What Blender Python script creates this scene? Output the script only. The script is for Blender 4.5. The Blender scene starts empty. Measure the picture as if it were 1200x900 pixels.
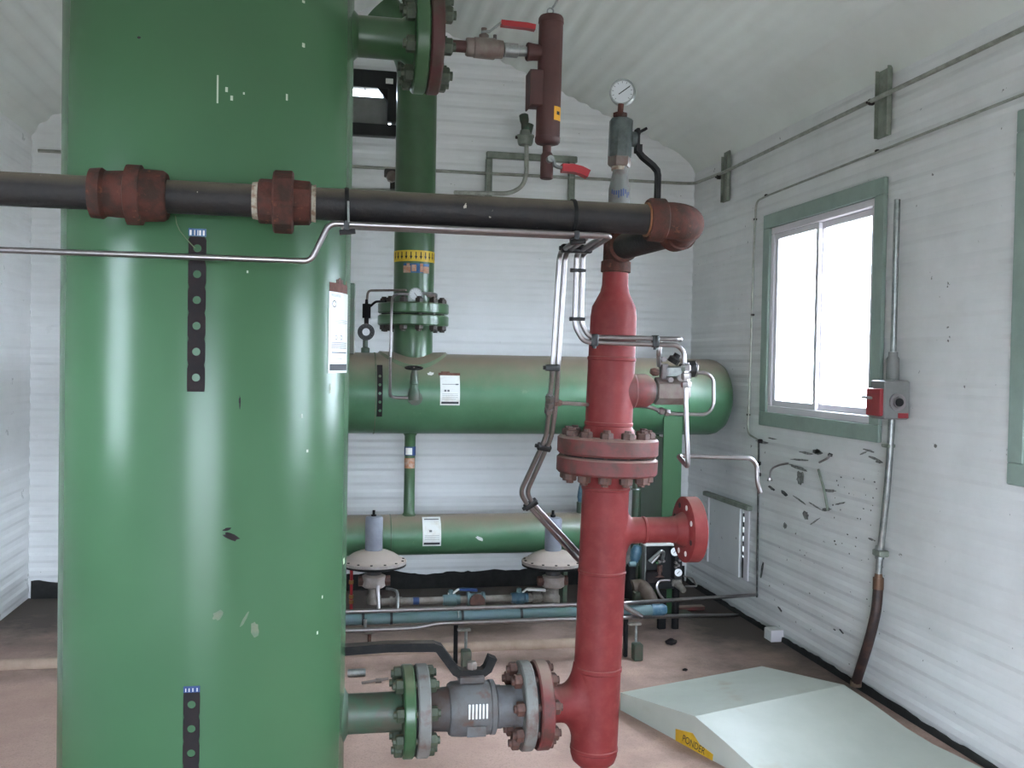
import bpy, math, random
from mathutils import Vector, Quaternion, Matrix
random.seed(7)
PI = math.pi
scene = bpy.context.scene
col = scene.collection

# ------------------------------------------------------------------ camera
F = 1130.0                       # focal length in pixels of the 1200x900 frame
H = 1.60
CAM = Vector((0, 0, H))
YAW, PITCH, ROLL = math.radians(10.9), math.radians(1.25), 0.018
fwd = Vector((math.sin(YAW)*math.cos(PITCH), math.cos(YAW)*math.cos(PITCH), -math.sin(PITCH)))
r0 = Vector((math.cos(YAW), -math.sin(YAW), 0))
u0 = r0.cross(fwd)
rt = r0*math.cos(ROLL) + u0*math.sin(ROLL)
up = u0*math.cos(ROLL) - r0*math.sin(ROLL)
cd = bpy.data.cameras.new('camera'); cam = bpy.data.objects.new('camera', cd); col.objects.link(cam)
cam.matrix_world = Matrix(((rt.x, up.x, -fwd.x, CAM.x), (rt.y, up.y, -fwd.y, CAM.y), (rt.z, up.z, -fwd.z, CAM.z), (0, 0, 0, 1)))
cd.sensor_fit = 'HORIZONTAL'; cd.sensor_width = 36; cd.lens = 36*F/1200; cd.clip_start = 0.05
scene.camera = cam

# ------------------------------------------------------------------ light
scene.view_settings.view_transform = 'Standard'
scene.view_settings.look = 'None'
scene.view_settings.gamma = 1
scene.view_settings.use_curve_mapping = False
scene.view_settings.exposure = 1.93
scene.cycles.use_denoising = True
scene.cycles.max_bounces = 10
scene.cycles.diffuse_bounces = 6
scene.cycles.sample_clamp_indirect = 12
W = bpy.data.worlds.new('sky'); scene.world = W; W.use_nodes = True
bg = W.node_tree.nodes['Background']
bg.inputs[0].default_value = (0.77, 0.90, 1.06, 1); bg.inputs[1].default_value = 7.0    # even overcast sky

XW, XL, YW, YF = 2.65, -1.9, 6.77, -2.2      # right wall, left wall, back wall, wall behind the camera
def portal(loc, rot, sx, sy):
    l = bpy.data.lights.new('daylight_portal', 'AREA'); l.shape = 'RECTANGLE'; l.size = sx; l.size_y = sy
    l.cycles.is_portal = True
    o = bpy.data.objects.new('daylight_portal', l); col.objects.link(o); o.location = loc; o.rotation_euler = rot

# ------------------------------------------------------------------ picture rays to places in the room
def ray(px, py): return (fwd + rt*((px-600)/F) + up*((450-py)/F))
def P(px, py, Y): d = ray(px, py); return CAM + d*(Y/d.y)
def PX(px, py, X): d = ray(px, py); return CAM + d*(X/d.x)
def PZ(px, py, Z): d = ray(px, py); return CAM + d*((Z-H)/d.z)
def mpp(p): return (p-CAM).dot(fwd)/F            # metres per pixel at a point
def S(px, Y): return px*Y/F/math.cos(YAW)*math.cos(YAW)

# ------------------------------------------------------------------ materials
def lin(c):
    c = c/255.0
    return c/12.92 if c <= .04045 else ((c+.055)/1.055)**2.4
def rgb(*c): return (lin(c[0]), lin(c[1]), lin(c[2]), 1)
PALE = ('wall', 'ceiling', 'floor', 'hood', 'pale_green', 'window_', 'white_sheet', 'printed', 'pale_gravel', 'gauge_dial', 'stainless', 'dusty_beam', 'painted_conduit', 'strut_channel', 'bluegreen_line', 'rusted_iron', 'galvanised', 'amber', 'yellow', 'orange', 'pale_chip', 'green_paint', 'green_pipe', 'red_primer')
def dim(c, k=.7): return (c[0]*k, c[1]*k, c[2]*k, 1) if c else c
def mat(name, c1, c2=None, scale=8, lo=.4, hi=.7, rough=.5, metal=0, bump=0, bscale=60, dust=None, dlo=.35, dhi=.9, c3=None, s3=25, l3=.62, h3=.68, stretch=(1, 1, 1), rvar=.0, coat=0, detail=6, spec=.5):
    if not name.startswith(PALE): c1, c2, c3, dust = dim(c1), dim(c2), dim(c3), dim(dust, .75)
    m = bpy.data.materials.new(name); m.use_nodes = True
    nt = m.node_tree; n = nt.nodes; L = nt.links
    b = n['Principled BSDF']; b.inputs['Specular IOR Level'].default_value = spec
    b.inputs['Roughness'].default_value = rough; b.inputs['Metallic'].default_value = metal
    b.inputs['Base Color'].default_value = c1
    if coat: b.inputs['Coat Weight'].default_value = coat; b.inputs['Coat Roughness'].default_value = .25
    tc = n.new('ShaderNodeTexCoord'); mp = n.new('ShaderNodeMapping'); mp.inputs['Scale'].default_value = stretch
    L.new(tc.outputs['Object'], mp.inputs['Vector'])
    cur = None
    def noise(sc, det=detail):
        t = n.new('ShaderNodeTexNoise'); t.inputs['Scale'].default_value = sc; t.inputs['Detail'].default_value = det; t.inputs['Roughness'].default_value = .62
        L.new(mp.outputs[0], t.inputs['Vector']); return t
    def ramp(src, a, z):
        r = n.new('ShaderNodeMapRange'); r.inputs['From Min'].default_value = a; r.inputs['From Max'].default_value = z; r.clamp = True
        L.new(src, r.inputs['Value']); return r.outputs[0]
    def mix(fac, a, z):
        x = n.new('ShaderNodeMix'); x.data_type = 'RGBA'
        L.new(fac, x.inputs['Factor'])
        if isinstance(a, tuple): x.inputs['A'].default_value = a
        else: L.new(a, x.inputs['A'])
        if isinstance(z, tuple): x.inputs['B'].default_value = z
        else: L.new(z, x.inputs['B'])
        return x.outputs['Result']
    cur = c1
    if c2: cur = mix(ramp(noise(scale).outputs['Fac'], lo, hi), cur, c2)
    if c3: cur = mix(ramp(noise(s3, 3).outputs['Fac'], l3, h3), cur, c3)
    if dust:                                        # settled dust on what faces up
        g = n.new('ShaderNodeNewGeometry'); sx = n.new('ShaderNodeSeparateXYZ'); L.new(g.outputs['Normal'], sx.inputs[0])
        nz = noise(9); ad = n.new('ShaderNodeMath'); ad.operation = 'MULTIPLY_ADD'
        L.new(nz.outputs['Fac'], ad.inputs[0]); ad.inputs[1].default_value = .5; L.new(sx.outputs['Z'], ad.inputs[2])
        cur = mix(ramp(ad.outputs[0], dlo+.25, dhi+.25), cur, dust)
    if not isinstance(cur, tuple): L.new(cur, b.inputs['Base Color'])
    if rvar:
        t = noise(5); r = n.new('ShaderNodeMapRange'); r.inputs['To Min'].default_value = max(0, rough-rvar); r.inputs['To Max'].default_value = min(1, rough+rvar)
        r.inputs['From Min'].default_value = .3; r.inputs['From Max'].default_value = .7
        L.new(t.outputs['Fac'], r.inputs['Value']); L.new(r.outputs[0], b.inputs['Roughness'])
    if bump:
        t = noise(bscale, 4); bp = n.new('ShaderNodeBump'); bp.inputs['Strength'].default_value = bump; bp.inputs['Distance'].default_value = .004
        L.new(t.outputs['Fac'], bp.inputs['Height']); L.new(bp.outputs[0], b.inputs['Normal'])
    return m
DUST = rgb(150, 135, 120)
M = dict(
 green=mat('green_paint', rgb(68, 102, 72), rgb(63, 96, 67), 3, .1, .9, rough=.27, spec=.3, detail=1),
 green_dusty=mat('green_paint_dusty', rgb(76, 116, 86), rgb(68, 106, 76), 6, .4, .7, rough=.36, dust=rgb(128, 116, 100), dlo=.12, dhi=.85, c3=rgb(110, 135, 108), s3=10, l3=.68, h3=.76),
 green_pipe=mat('green_pipe_paint', rgb(60, 90, 60), rgb(53, 80, 52), 9, .4, .7, rough=.28, c3=rgb(96, 96, 72), s3=22, l3=.72, h3=.76, dust=rgb(100, 100, 80), dlo=.5, dhi=1.1),
 green_old=mat('green_worn_flange', rgb(76, 100, 80), rgb(92, 90, 76), 14, .42, .62, rough=.5, bump=.15),
 red=mat('red_primer', rgb(118, 42, 42), rgb(106, 37, 37), 7, .38, .66, rough=.55, spec=.25, c3=rgb(128, 60, 57), s3=24, l3=.45, h3=.9, dust=rgb(124, 84, 76), dlo=.4, dhi=1.1, rvar=.08),
 red_rust=mat('red_primer_rusty', rgb(106, 46, 44), rgb(78, 48, 42), 18, .42, .62, rough=.6, bump=.2, dust=rgb(140, 120, 108), dlo=.45, dhi=1.0),
 maroon=mat('maroon_primer', rgb(92, 54, 50), rgb(80, 46, 42), 10, .4, .7, rough=.6, bump=.1),
 maroon_rust=mat('maroon_blind', rgb(92, 50, 48), rgb(86, 66, 56), 16, .45, .65, rough=.65, bump=.25),
 rust=mat('rusted_iron', rgb(84, 48, 40), rgb(58, 42, 36), 22, .4, .62, rough=.8, spec=.25, bump=.5, bscale=90, c3=rgb(108, 66, 50), s3=40, l3=.62, h3=.72),
 bolt_rust=mat('rusty_bolt', rgb(112, 76, 64), rgb(84, 60, 54), 40, .4, .62, rough=.65, bump=.3),
 bolt_green=mat('greenish_bolt', rgb(84, 92, 72), rgb(64, 74, 60), 40, .4, .62, rough=.55, bump=.3, c3=rgb(116, 104, 78), s3=20, l3=.56, h3=.66),
 bolt_dark=mat('dark_bolt', rgb(70, 58, 52), rgb(52, 46, 42), 30, .4, .6, rough=.6, bump=.3),
 black_pipe=mat('black_pipe_coating', rgb(44, 42, 43), rgb(54, 48, 46), 16, .42, .64, rough=.55, spec=.3, bump=.5, bscale=70, dust=rgb(124, 112, 96), dlo=.2, dhi=1.1, c3=rgb(200, 188, 174), s3=30, l3=.715, h3=.73, stretch=(1, 1, .8)),
 brass_tape=mat('thread_tape', rgb(188, 178, 160), rgb(150, 120, 100), 60, .45, .6, rough=.7),
 steel=mat('stainless_tube', rgb(158, 152, 152), rgb(146, 140, 140), 30, rough=.3, metal=1),
 steel_dull=mat('galvanised_steel', rgb(168, 170, 168), rgb(140, 144, 142), 20, .4, .6, rough=.42, metal=.85),
 conduit=mat('painted_conduit', rgb(160, 160, 150), rgb(138, 139, 128), 20, .4, .6, rough=.35, metal=.2),
 strut=mat('strut_channel', rgb(138, 144, 132), rgb(118, 124, 112), 16, .4, .6, rough=.5, metal=.1),
 valve_grey=mat('grey_cast_valve', rgb(112, 112, 113), rgb(96, 86, 80), 12, .45, .68, rough=.55, bump=.3, c3=rgb(112, 80, 66), s3=14, l3=.6, h3=.72),
 valve_dark=mat('dark_valve_neck', rgb(88, 86, 86), rgb(82, 64, 56), 14, .4, .65, rough=.6, bump=.25),
 flange_grey=mat('grey_flange', rgb(134, 134, 130), rgb(116, 92, 84), 16, .48, .68, rough=.55, bump=.25),
 needle_grey=mat('zinc_valve_body', rgb(112, 120, 118), rgb(92, 98, 96), 30, .4, .6, rough=.4, metal=.5),
 valve_steel=mat('weathered_steel_valve', rgb(144, 132, 124), rgb(126, 104, 96), 20, .4, .65, rough=.45, metal=.35, bump=.2),
 black=mat('black_plastic', rgb(30, 30, 32), rough=.45),
 black_iron=mat('black_lever', rgb(34, 33, 34), rgb(48, 44, 42), 20, .5, .7, rough=.7, spec=.2, dust=rgb(110, 98, 88), dlo=.75, dhi=1.3),
 redgrip=mat('red_vinyl_grip', rgb(176, 36, 44), rough=.4),
 redplastic=mat('red_enamel', rgb(178, 60, 66), rgb(160, 50, 58), 20, rough=.4),
 white=mat('white_sheet', rgb(222, 222, 220), rgb(206, 202, 196), 12, .45, .7, rough=.5),
 decal=mat('printed_label', rgb(220, 220, 216), rgb(206, 200, 190), 18, .5, .7, rough=.4),
 print_=mat('label_print', rgb(110, 110, 114), rough=.6),
 print_dark=mat('label_print_dark', rgb(52, 52, 60), rough=.6),
 rustpatch=mat('rust_stain', rgb(134, 88, 76), rgb(110, 66, 56), 40, .4, .6, rough=.8),
 strip=mat('dark_strip', rgb(48, 44, 46), rgb(56, 46, 46), 20, .4, .7, rough=.8, spec=.15),
 blue=mat('blue_film', rgb(34, 104, 152), rgb(28, 80, 130), 60, .4, .6, rough=.3),
 blue_dark=mat('navy_film', rgb(42, 72, 130), rough=.35),
 yellow=mat('yellow_sticker', rgb(206, 176, 44), rgb(190, 150, 40), 30, .4, .7, rough=.45),
 orange=mat('orange_tag', rgb(222, 160, 40), rough=.45),
 sticker=mat('amber_sticker', rgb(204, 164, 40), rgb(186, 138, 30), 14, .4, .65, rough=.5),
 tan=mat('faded_orange_film', rgb(196, 134, 98), rgb(206, 178, 160), 40, .4, .6, rough=.6),
 hood=mat('pale_green_sheet_metal', rgb(178, 182, 172), rgb(168, 172, 162), 3, .4, .7, rough=.45, c3=rgb(158, 146, 128), s3=3.2, l3=.66, h3=.8, rvar=.08),
 wall=mat('wall_white_metal', rgb(230, 230, 230), rgb(222, 222, 221), 2.5, .4, .7, rough=.32, c3=rgb(112, 108, 100), s3=22, l3=.745, h3=.765, rvar=.06),
 wall_right=mat('wall_white_metal_stained', rgb(220, 220, 219), rgb(208, 208, 206), 2.5, .4, .7, rough=.45, c3=rgb(96, 94, 88), s3=16, l3=.70, h3=.74),
 ceiling=mat('ceiling_white_metal', rgb(222, 225, 219), rgb(214, 216, 209), 2, .4, .7, rough=.55, c3=rgb(110, 106, 96), s3=30, l3=.76, h3=.78),
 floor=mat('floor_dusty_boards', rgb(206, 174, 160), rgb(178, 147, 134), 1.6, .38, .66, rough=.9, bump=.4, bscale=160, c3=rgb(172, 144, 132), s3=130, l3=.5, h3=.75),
 soot=mat('black_grime', rgb(46, 46, 44), rgb(30, 30, 28), 20, rough=.9),
 stain=mat('scuff_mark', rgb(120, 120, 116), rgb(176, 176, 172), 40, .42, .62, rough=.8),
 grime=mat('dark_scuff_mark', rgb(70, 70, 68), rgb(130, 130, 126), 40, .45, .65, rough=.8),
 frame_green=mat('window_trim_green', rgb(142, 158, 148), rgb(130, 146, 136), 8, .4, .7, rough=.5),
 frame_white=mat('window_sash_white', rgb(214, 208, 212), rough=.4),
 gasket=mat('black_gasket', rgb(24, 22, 22), rough=.7),
 reg=mat('regulator_casting', rgb(178, 168, 162), rgb(152, 140, 134), 20, .4, .65, rough=.7, dust=rgb(196, 180, 168), dlo=.3, dhi=.9),
 reg_blue=mat('regulator_spring_case', rgb(150, 154, 166), rgb(136, 140, 152), 14, .4, .7, rough=.5),
 fitting=mat('pale_pipe_fitting', rgb(158, 152, 144), rgb(134, 124, 114), 26, .4, .65, rough=.6),
 pvc=mat('bluegreen_line', rgb(96, 118, 126), rgb(84, 110, 104), 5, .35, .7, rough=.4),
 teal=mat('teal_paint', rgb(70, 112, 136), rgb(110, 140, 152), 30, .45, .65, rough=.4),
 dial=mat('gauge_dial', rgb(206, 208, 210), rough=.3),
 box=mat('grey_enclosure', rgb(150, 150, 148), rgb(136, 136, 132), 10, rough=.45),
 hose=mat('dark_hose', rgb(58, 44, 42), rgb(84, 58, 50), 20, .45, .65, rough=.55),
 wood=mat('pale_wood', rgb(150, 128, 108), rgb(120, 98, 80), 10, rough=.8),
 gravel=mat('pale_gravel', rgb(126, 122, 112), rgb(110, 106, 96), 3, rough=.9),
)
# dirt and painted-in shade darken the floor towards the far and right walls
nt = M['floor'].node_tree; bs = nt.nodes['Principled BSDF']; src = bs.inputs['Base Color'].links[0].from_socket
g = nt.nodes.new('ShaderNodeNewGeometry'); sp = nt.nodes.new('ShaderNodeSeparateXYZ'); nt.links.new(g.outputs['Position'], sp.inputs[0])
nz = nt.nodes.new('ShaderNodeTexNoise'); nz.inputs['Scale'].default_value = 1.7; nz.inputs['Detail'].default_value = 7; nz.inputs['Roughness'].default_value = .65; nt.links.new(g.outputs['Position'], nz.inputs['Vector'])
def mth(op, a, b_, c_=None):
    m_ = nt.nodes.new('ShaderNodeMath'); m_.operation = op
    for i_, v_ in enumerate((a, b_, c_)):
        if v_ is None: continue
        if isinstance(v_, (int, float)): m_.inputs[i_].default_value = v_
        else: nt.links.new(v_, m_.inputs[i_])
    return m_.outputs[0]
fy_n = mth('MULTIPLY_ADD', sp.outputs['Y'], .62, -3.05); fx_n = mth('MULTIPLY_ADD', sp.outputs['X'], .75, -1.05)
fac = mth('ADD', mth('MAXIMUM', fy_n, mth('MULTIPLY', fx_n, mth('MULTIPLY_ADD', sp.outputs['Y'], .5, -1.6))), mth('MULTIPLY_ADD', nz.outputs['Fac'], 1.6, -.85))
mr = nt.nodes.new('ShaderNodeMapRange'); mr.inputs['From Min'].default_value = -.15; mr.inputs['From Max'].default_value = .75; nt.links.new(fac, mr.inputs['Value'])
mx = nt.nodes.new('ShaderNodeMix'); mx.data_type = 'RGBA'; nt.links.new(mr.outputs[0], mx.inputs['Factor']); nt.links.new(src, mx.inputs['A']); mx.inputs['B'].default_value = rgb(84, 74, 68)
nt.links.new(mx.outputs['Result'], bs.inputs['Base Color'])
gl = bpy.data.materials.new('window_glass'); gl.use_nodes = True
b = gl.node_tree.nodes['Principled BSDF']; b.inputs['Base Color'].default_value = (1, 1, 1, 1); b.inputs['Roughness'].default_value = .02; b.inputs['Transmission Weight'].default_value = 1; b.inputs['IOR'].default_value = 1.05
M['glass'] = gl

# ------------------------------------------------------------------ mesh helpers
def frame(a):
    a = a.normalized(); t = Vector((0, 0, 1)) if abs(a.z) < .9 else Vector((1, 0, 0))
    e1 = a.cross(t).normalized(); return e1, a.cross(e1).normalized(), a
def rootloc(o):
    v = Vector((0, 0, 0))
    while o is not None: v += o.location; o = o.parent
    return v
def V(*a): return Vector(a) if len(a) > 1 else Vector(a[0])
def fillet(pts, rad, n=6):
    pts = [V(p) for p in pts]; out = [pts[0]]
    for i in range(1, len(pts)-1):
        a, b, c = pts[i-1], pts[i], pts[i+1]
        d1 = (a-b); d2 = (c-b); l = min(rad, d1.length*.48, d2.length*.48)
        p0 = b+d1.normalized()*l; p1 = b+d2.normalized()*l
        for k in range(n+1):
            t = k/n; out.append(p0*(1-t)**2 + b*2*t*(1-t) + p1*t*t)
    out.append(pts[-1]); return out
class MB:
    def __init__(s): s.v = []; s.f = []
    def add(s, vs, fs):
        o = len(s.v); s.v += [V(x) for x in vs]; s.f += [tuple(i+o for i in f) for f in fs]; return s
    def box(s, c, size, ax=None):
        c = V(c); e = ax or (V(1, 0, 0), V(0, 1, 0), V(0, 0, 1)); h = [x/2 for x in size]
        vs = [c+e[0]*(h[0]*i)+e[1]*(h[1]*j)+e[2]*(h[2]*k) for i in (-1, 1) for j in (-1, 1) for k in (-1, 1)]
        return s.add(vs, [(0, 1, 3, 2), (4, 6, 7, 5), (0, 4, 5, 1), (2, 3, 7, 6), (0, 2, 6, 4), (1, 5, 7, 3)])
    def bbox(s, c, size, ax=None, b=.004):          # box with chamfered edges
        c = V(c); e = ax or (V(1, 0, 0), V(0, 1, 0), V(0, 0, 1)); h = [x/2 for x in size]; b = min(b, min(h)*.45)
        rings = []
        for z, k in ((-h[2], b), (-h[2]+b, 0), (h[2]-b, 0), (h[2], b)):
            x, y = h[0]-k, h[1]-k; q = b
            rings.append([c+e[0]*a+e[1]*d+e[2]*z for a, d in ((x, -y+q), (x, y-q), (x-q, y), (-x+q, y), (-x, y-q), (-x, -y+q), (-x+q, -y), (x-q, -y))])
        vs = sum(rings, []); fs = []
        for r in range(3):
            for i in range(8): j = (i+1) % 8; fs.append((r*8+i, r*8+j, r*8+8+j, r*8+8+i))
        fs.append(tuple(range(7, -1, -1))); fs.append(tuple(24+i for i in range(8)))
        return s.add(vs, fs)
    def lathe(s, p0, d, prof, n=24, ph=0):
        e1, e2, a = frame(V(d)); p0 = V(p0); rings = []; o = len(s.v); idx = []
        for t, r in prof:
            if r < 1e-6: idx.append([len(s.v)]); s.v.append(p0+a*t)
            else:
                k = len(s.v); idx.append(list(range(k, k+n)))
                for i in range(n):
                    an = ph+2*PI*i/n; s.v.append(p0+a*t+e1*(r*math.cos(an))+e2*(r*math.sin(an)))
        for A, B in zip(idx[:-1], idx[1:]):
            for i in range(n):
                j = (i+1) % n
                if len(A) == 1 and len(B) == 1: break
                if len(A) == 1: s.f.append((A[0], B[j], B[i]))
                elif len(B) == 1: s.f.append((A[i], A[j], B[0]))
                else: s.f.append((A[i], A[j], B[j], B[i]))
        return s
    def cyl(s, p0, p1, r, n=20, r1=None, ph=0):
        p0 = V(p0); p1 = V(p1); L = (p1-p0).length; r1 = r if r1 is None else r1
        return s.lathe(p0, p1-p0, [(0, 0), (0, r), (L, r1), (L, 0)], n, ph)
    def disc(s, c, d, r, th, n=32, b=None, rin=0):   # bevelled disc centred on c
        b = th*.12 if b is None else b; c = V(c); d = V(d).normalized()
        return s.lathe(c-d*(th/2), d, [(0, rin), (0, r-b), (b, r), (th-b, r), (th, r-b), (th, rin)], n)
    def ring(s, c, d, R, r, n=32, m=8):
        e1, e2, a = frame(V(d)); c = V(c); o = len(s.v)
        for i in range(n):
            t = 2*PI*i/n; e = e1*math.cos(t)+e2*math.sin(t)
            for j in range(m):
                u = 2*PI*j/m; s.v.append(c+e*(R+r*math.cos(u))+a*(r*math.sin(u)))
        for i in range(n):
            for j in range(m):
                s.f.append((o+i*m+j, o+((i+1) % n)*m+j, o+((i+1) % n)*m+(j+1) % m, o+i*m+(j+1) % m))
        return s
    def tube(s, pts, r, bend=0, n=10, caps=True, nb=6):
        pts = fillet(pts, bend, nb) if bend else [V(p) for p in pts]
        q = [pts[0]]
        for p in pts[1:]:
            if (p-q[-1]).length > 1e-5: q.append(p)
        pts = q; o = len(s.v); e = None
        for i, p in enumerate(pts):
            t = (pts[min(i+1, len(pts)-1)]-pts[max(i-1, 0)]).normalized()
            if e is None: e = frame(t)[0]
            e = (e-t*e.dot(t)).normalized(); g = t.cross(e)
            for k in range(n):
                an = 2*PI*k/n; s.v.append(p+e*(r*math.cos(an))+g*(r*math.sin(an)))
        for i in range(len(pts)-1):
            for k in range(n):
                j = (k+1) % n; s.f.append((o+i*n+k, o+i*n+j, o+(i+1)*n+j, o+(i+1)*n+k))
        if caps:
            s.f.append(tuple(o+k for k in range(n-1, -1, -1))); e0 = o+(len(pts)-1)*n; s.f.append(tuple(e0+k for k in range(n)))
        return s
    def prism(s, poly, d):                           # polygon (list of points) pushed along d
        n = len(poly); d = V(d); vs = [V(p) for p in poly]+[V(p)+d for p in poly]
        fs = [tuple(range(n-1, -1, -1)), tuple(range(n, 2*n))]+[(i, (i+1) % n, n+(i+1) % n, n+i) for i in range(n)]
        return s.add(vs, fs)
    def strap(s, pts, w, th, wd):                    # flat bar following pts, w wide along wd, th thick
        pts = [V(p) for p in pts]; wd = V(wd).normalized(); o = len(s.v); N = len(pts)
        for i, p in enumerate(pts):
            t = (pts[min(i+1, N-1)]-pts[max(i-1, 0)]).normalized(); nn = t.cross(wd).normalized()
            for a, b2 in ((-1, -1), (1, -1), (1, 1), (-1, 1)): s.v.append(p+wd*(a*w/2)+nn*(b2*th/2))
        for i in range(N-1):
            for k in range(4): j = (k+1) % 4; s.f.append((o+i*4+k, o+i*4+j, o+i*4+4+j, o+i*4+4+k))
        s.f.append((o+3, o+2, o+1, o)); e = o+(N-1)*4; s.f.append((e, e+1, e+2, e+3)); return s
    def sphere(s, c, r, n=16, m=10, sc=(1, 1, 1)):
        c = V(c); o = len(s.v)
        for j in range(1, m):
            t = PI*j/m
            for i in range(n):
                a = 2*PI*i/n; s.v.append(c+V(r*sc[0]*math.sin(t)*math.cos(a), r*sc[1]*math.sin(t)*math.sin(a), r*sc[2]*math.cos(t)))
        T = len(s.v); s.v += [c+V(0, 0, r*sc[2]), c-V(0, 0, r*sc[2])]
        for j in range(m-2):
            for i in range(n): k = (i+1) % n; s.f.append((o+j*n+i, o+(j+1)*n+i, o+(j+1)*n+k, o+j*n+k))
        for i in range(n): k = (i+1) % n; s.f.append((T, o+i, o+k)); s.f.append((T+1, o+(m-2)*n+k, o+(m-2)*n+i))
        return s
    def mesh(s, name, m, off=V(0, 0, 0), ang=38):
        import bmesh
        me = bpy.data.meshes.new(name); me.from_pydata([v-off for v in s.v], [], s.f)
        bm = bmesh.new(); bm.from_mesh(me); bmesh.ops.recalc_face_normals(bm, faces=bm.faces); bm.to_mesh(me); bm.free()
        me.materials.append(M[m] if isinstance(m, str) else m)
        me.polygons.foreach_set('use_smooth', [True]*len(me.polygons)); me.set_sharp_from_angle(angle=math.radians(ang)); me.update(); return me
    def build(s, name, m, parent=None, loc=None, label=None, cat=None, group=None, kind=None, ang=38):
        if parent is None and loc is None:
            xs = [v.x for v in s.v]; ys = [v.y for v in s.v]; zs = [v.z for v in s.v]
            loc = V((min(xs)+max(xs))/2, (min(ys)+max(ys))/2, min(zs))
        off = rootloc(parent) if parent is not None else V(loc)
        o = bpy.data.objects.new(name, s.mesh(name, m, off, ang)); col.objects.link(o)
        if parent is not None: o.parent = parent
        else: o.location = off
        tag(o, label, cat, group, kind); return o
def tag(o, label=None, cat=None, group=None, kind=None):
    for k, v in (('label', label), ('category', cat), ('group', group), ('kind', kind)):
        if v: o[k] = v
    return o
def T(name, label, cat, loc, group=None):
    o = bpy.data.objects.new(name, None); col.objects.link(o); o.location = V(loc); o.empty_display_size = .05
    return tag(o, label, cat, group)
def inst(me, name, parent, loc, d):                  # a copy of a +Z mesh standing at loc along d
    o = bpy.data.objects.new(name, me); col.objects.link(o); o.parent = parent
    o.location = V(loc)-rootloc(parent); o.rotation_mode = 'QUATERNION'; o.rotation_quaternion = V(0, 0, 1).rotation_difference(V(d).normalized()); return o
BM = {}
def bolt_mesh(size, L, m):                           # stud with a hex nut on both ends, centred on the origin
    k = (round(size, 4), round(L, 4), m)
    if k not in BM:
        b = MB(); h = size*.95
        b.cyl((0, 0, -L/2-h*1.35), (0, 0, L/2+h*1.35), size*.52, 8)
        for s_ in (-1, 1):
            z0 = s_*L/2; b.lathe((0, 0, z0), (0, 0, s_), [(0, 0), (0, size*.95), (h*.85, size*.95), (h, size*.8), (h, 0)], 6)
        BM[k] = b.mesh('bolt', m)
    return BM[k]
def bolts(parent, c, d, rbc, n, size, L, m, ph=0):
    e1, e2, a = frame(V(d)); c = V(c)
    for i in range(n):
        t = ph+2*PI*i/n; inst(bolt_mesh(size, L, m), 'bolt', parent, c+(e1*math.cos(t)+e2*math.sin(t))*rbc, a)
def hitcyl(px, py, c, a, R):                         # first hit of a picture ray on an endless cylinder
    d = ray(px, py); a = V(a).normalized(); c = V(c); w = CAM-c
    dp = d-a*d.dot(a); wp = w-a*w.dot(a); A = dp.dot(dp); B = 2*dp.dot(wp); C = wp.dot(wp)-R*R
    D = max(B*B-4*A*C, 0); return CAM+d*((-B-math.sqrt(D))/(2*A))
class Cyl:                                           # a cylinder on which labels can be laid
    def __init__(s, c, a, e1, R): s.c = V(c); s.a = V(a).normalized(); s.e1 = V(e1).normalized(); s.e2 = s.a.cross(s.e1); s.R = R
    def at(s, px, py):
        p = hitcyl(px, py, s.c, s.a, s.R)-s.c; return math.atan2(p.dot(s.e2), p.dot(s.e1)), p.dot(s.a)
    def pt(s, an, t, o=0): return s.c+s.a*t+(s.e1*math.cos(an)+s.e2*math.sin(an))*(s.R+o)
    def patch(s, b, a0, a1, t0, t1, o=.002, n=8):    # thin curved sheet
        k = len(b.v)
        for i in range(n+1):
            an = a0+(a1-a0)*i/n
            b.v += [s.pt(an, t0, .0003), s.pt(an, t0, o), s.pt(an, t1, o), s.pt(an, t1, .0003)]
        for i in range(n):
            q = k+i*4
            for j in range(3): b.f.append((q+j, q+4+j, q+5+j, q+1+j))
        b.f += [(k, k+1, k+2, k+3), (k+n*4+3, k+n*4+2, k+n*4+1, k+n*4)]; return b
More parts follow.
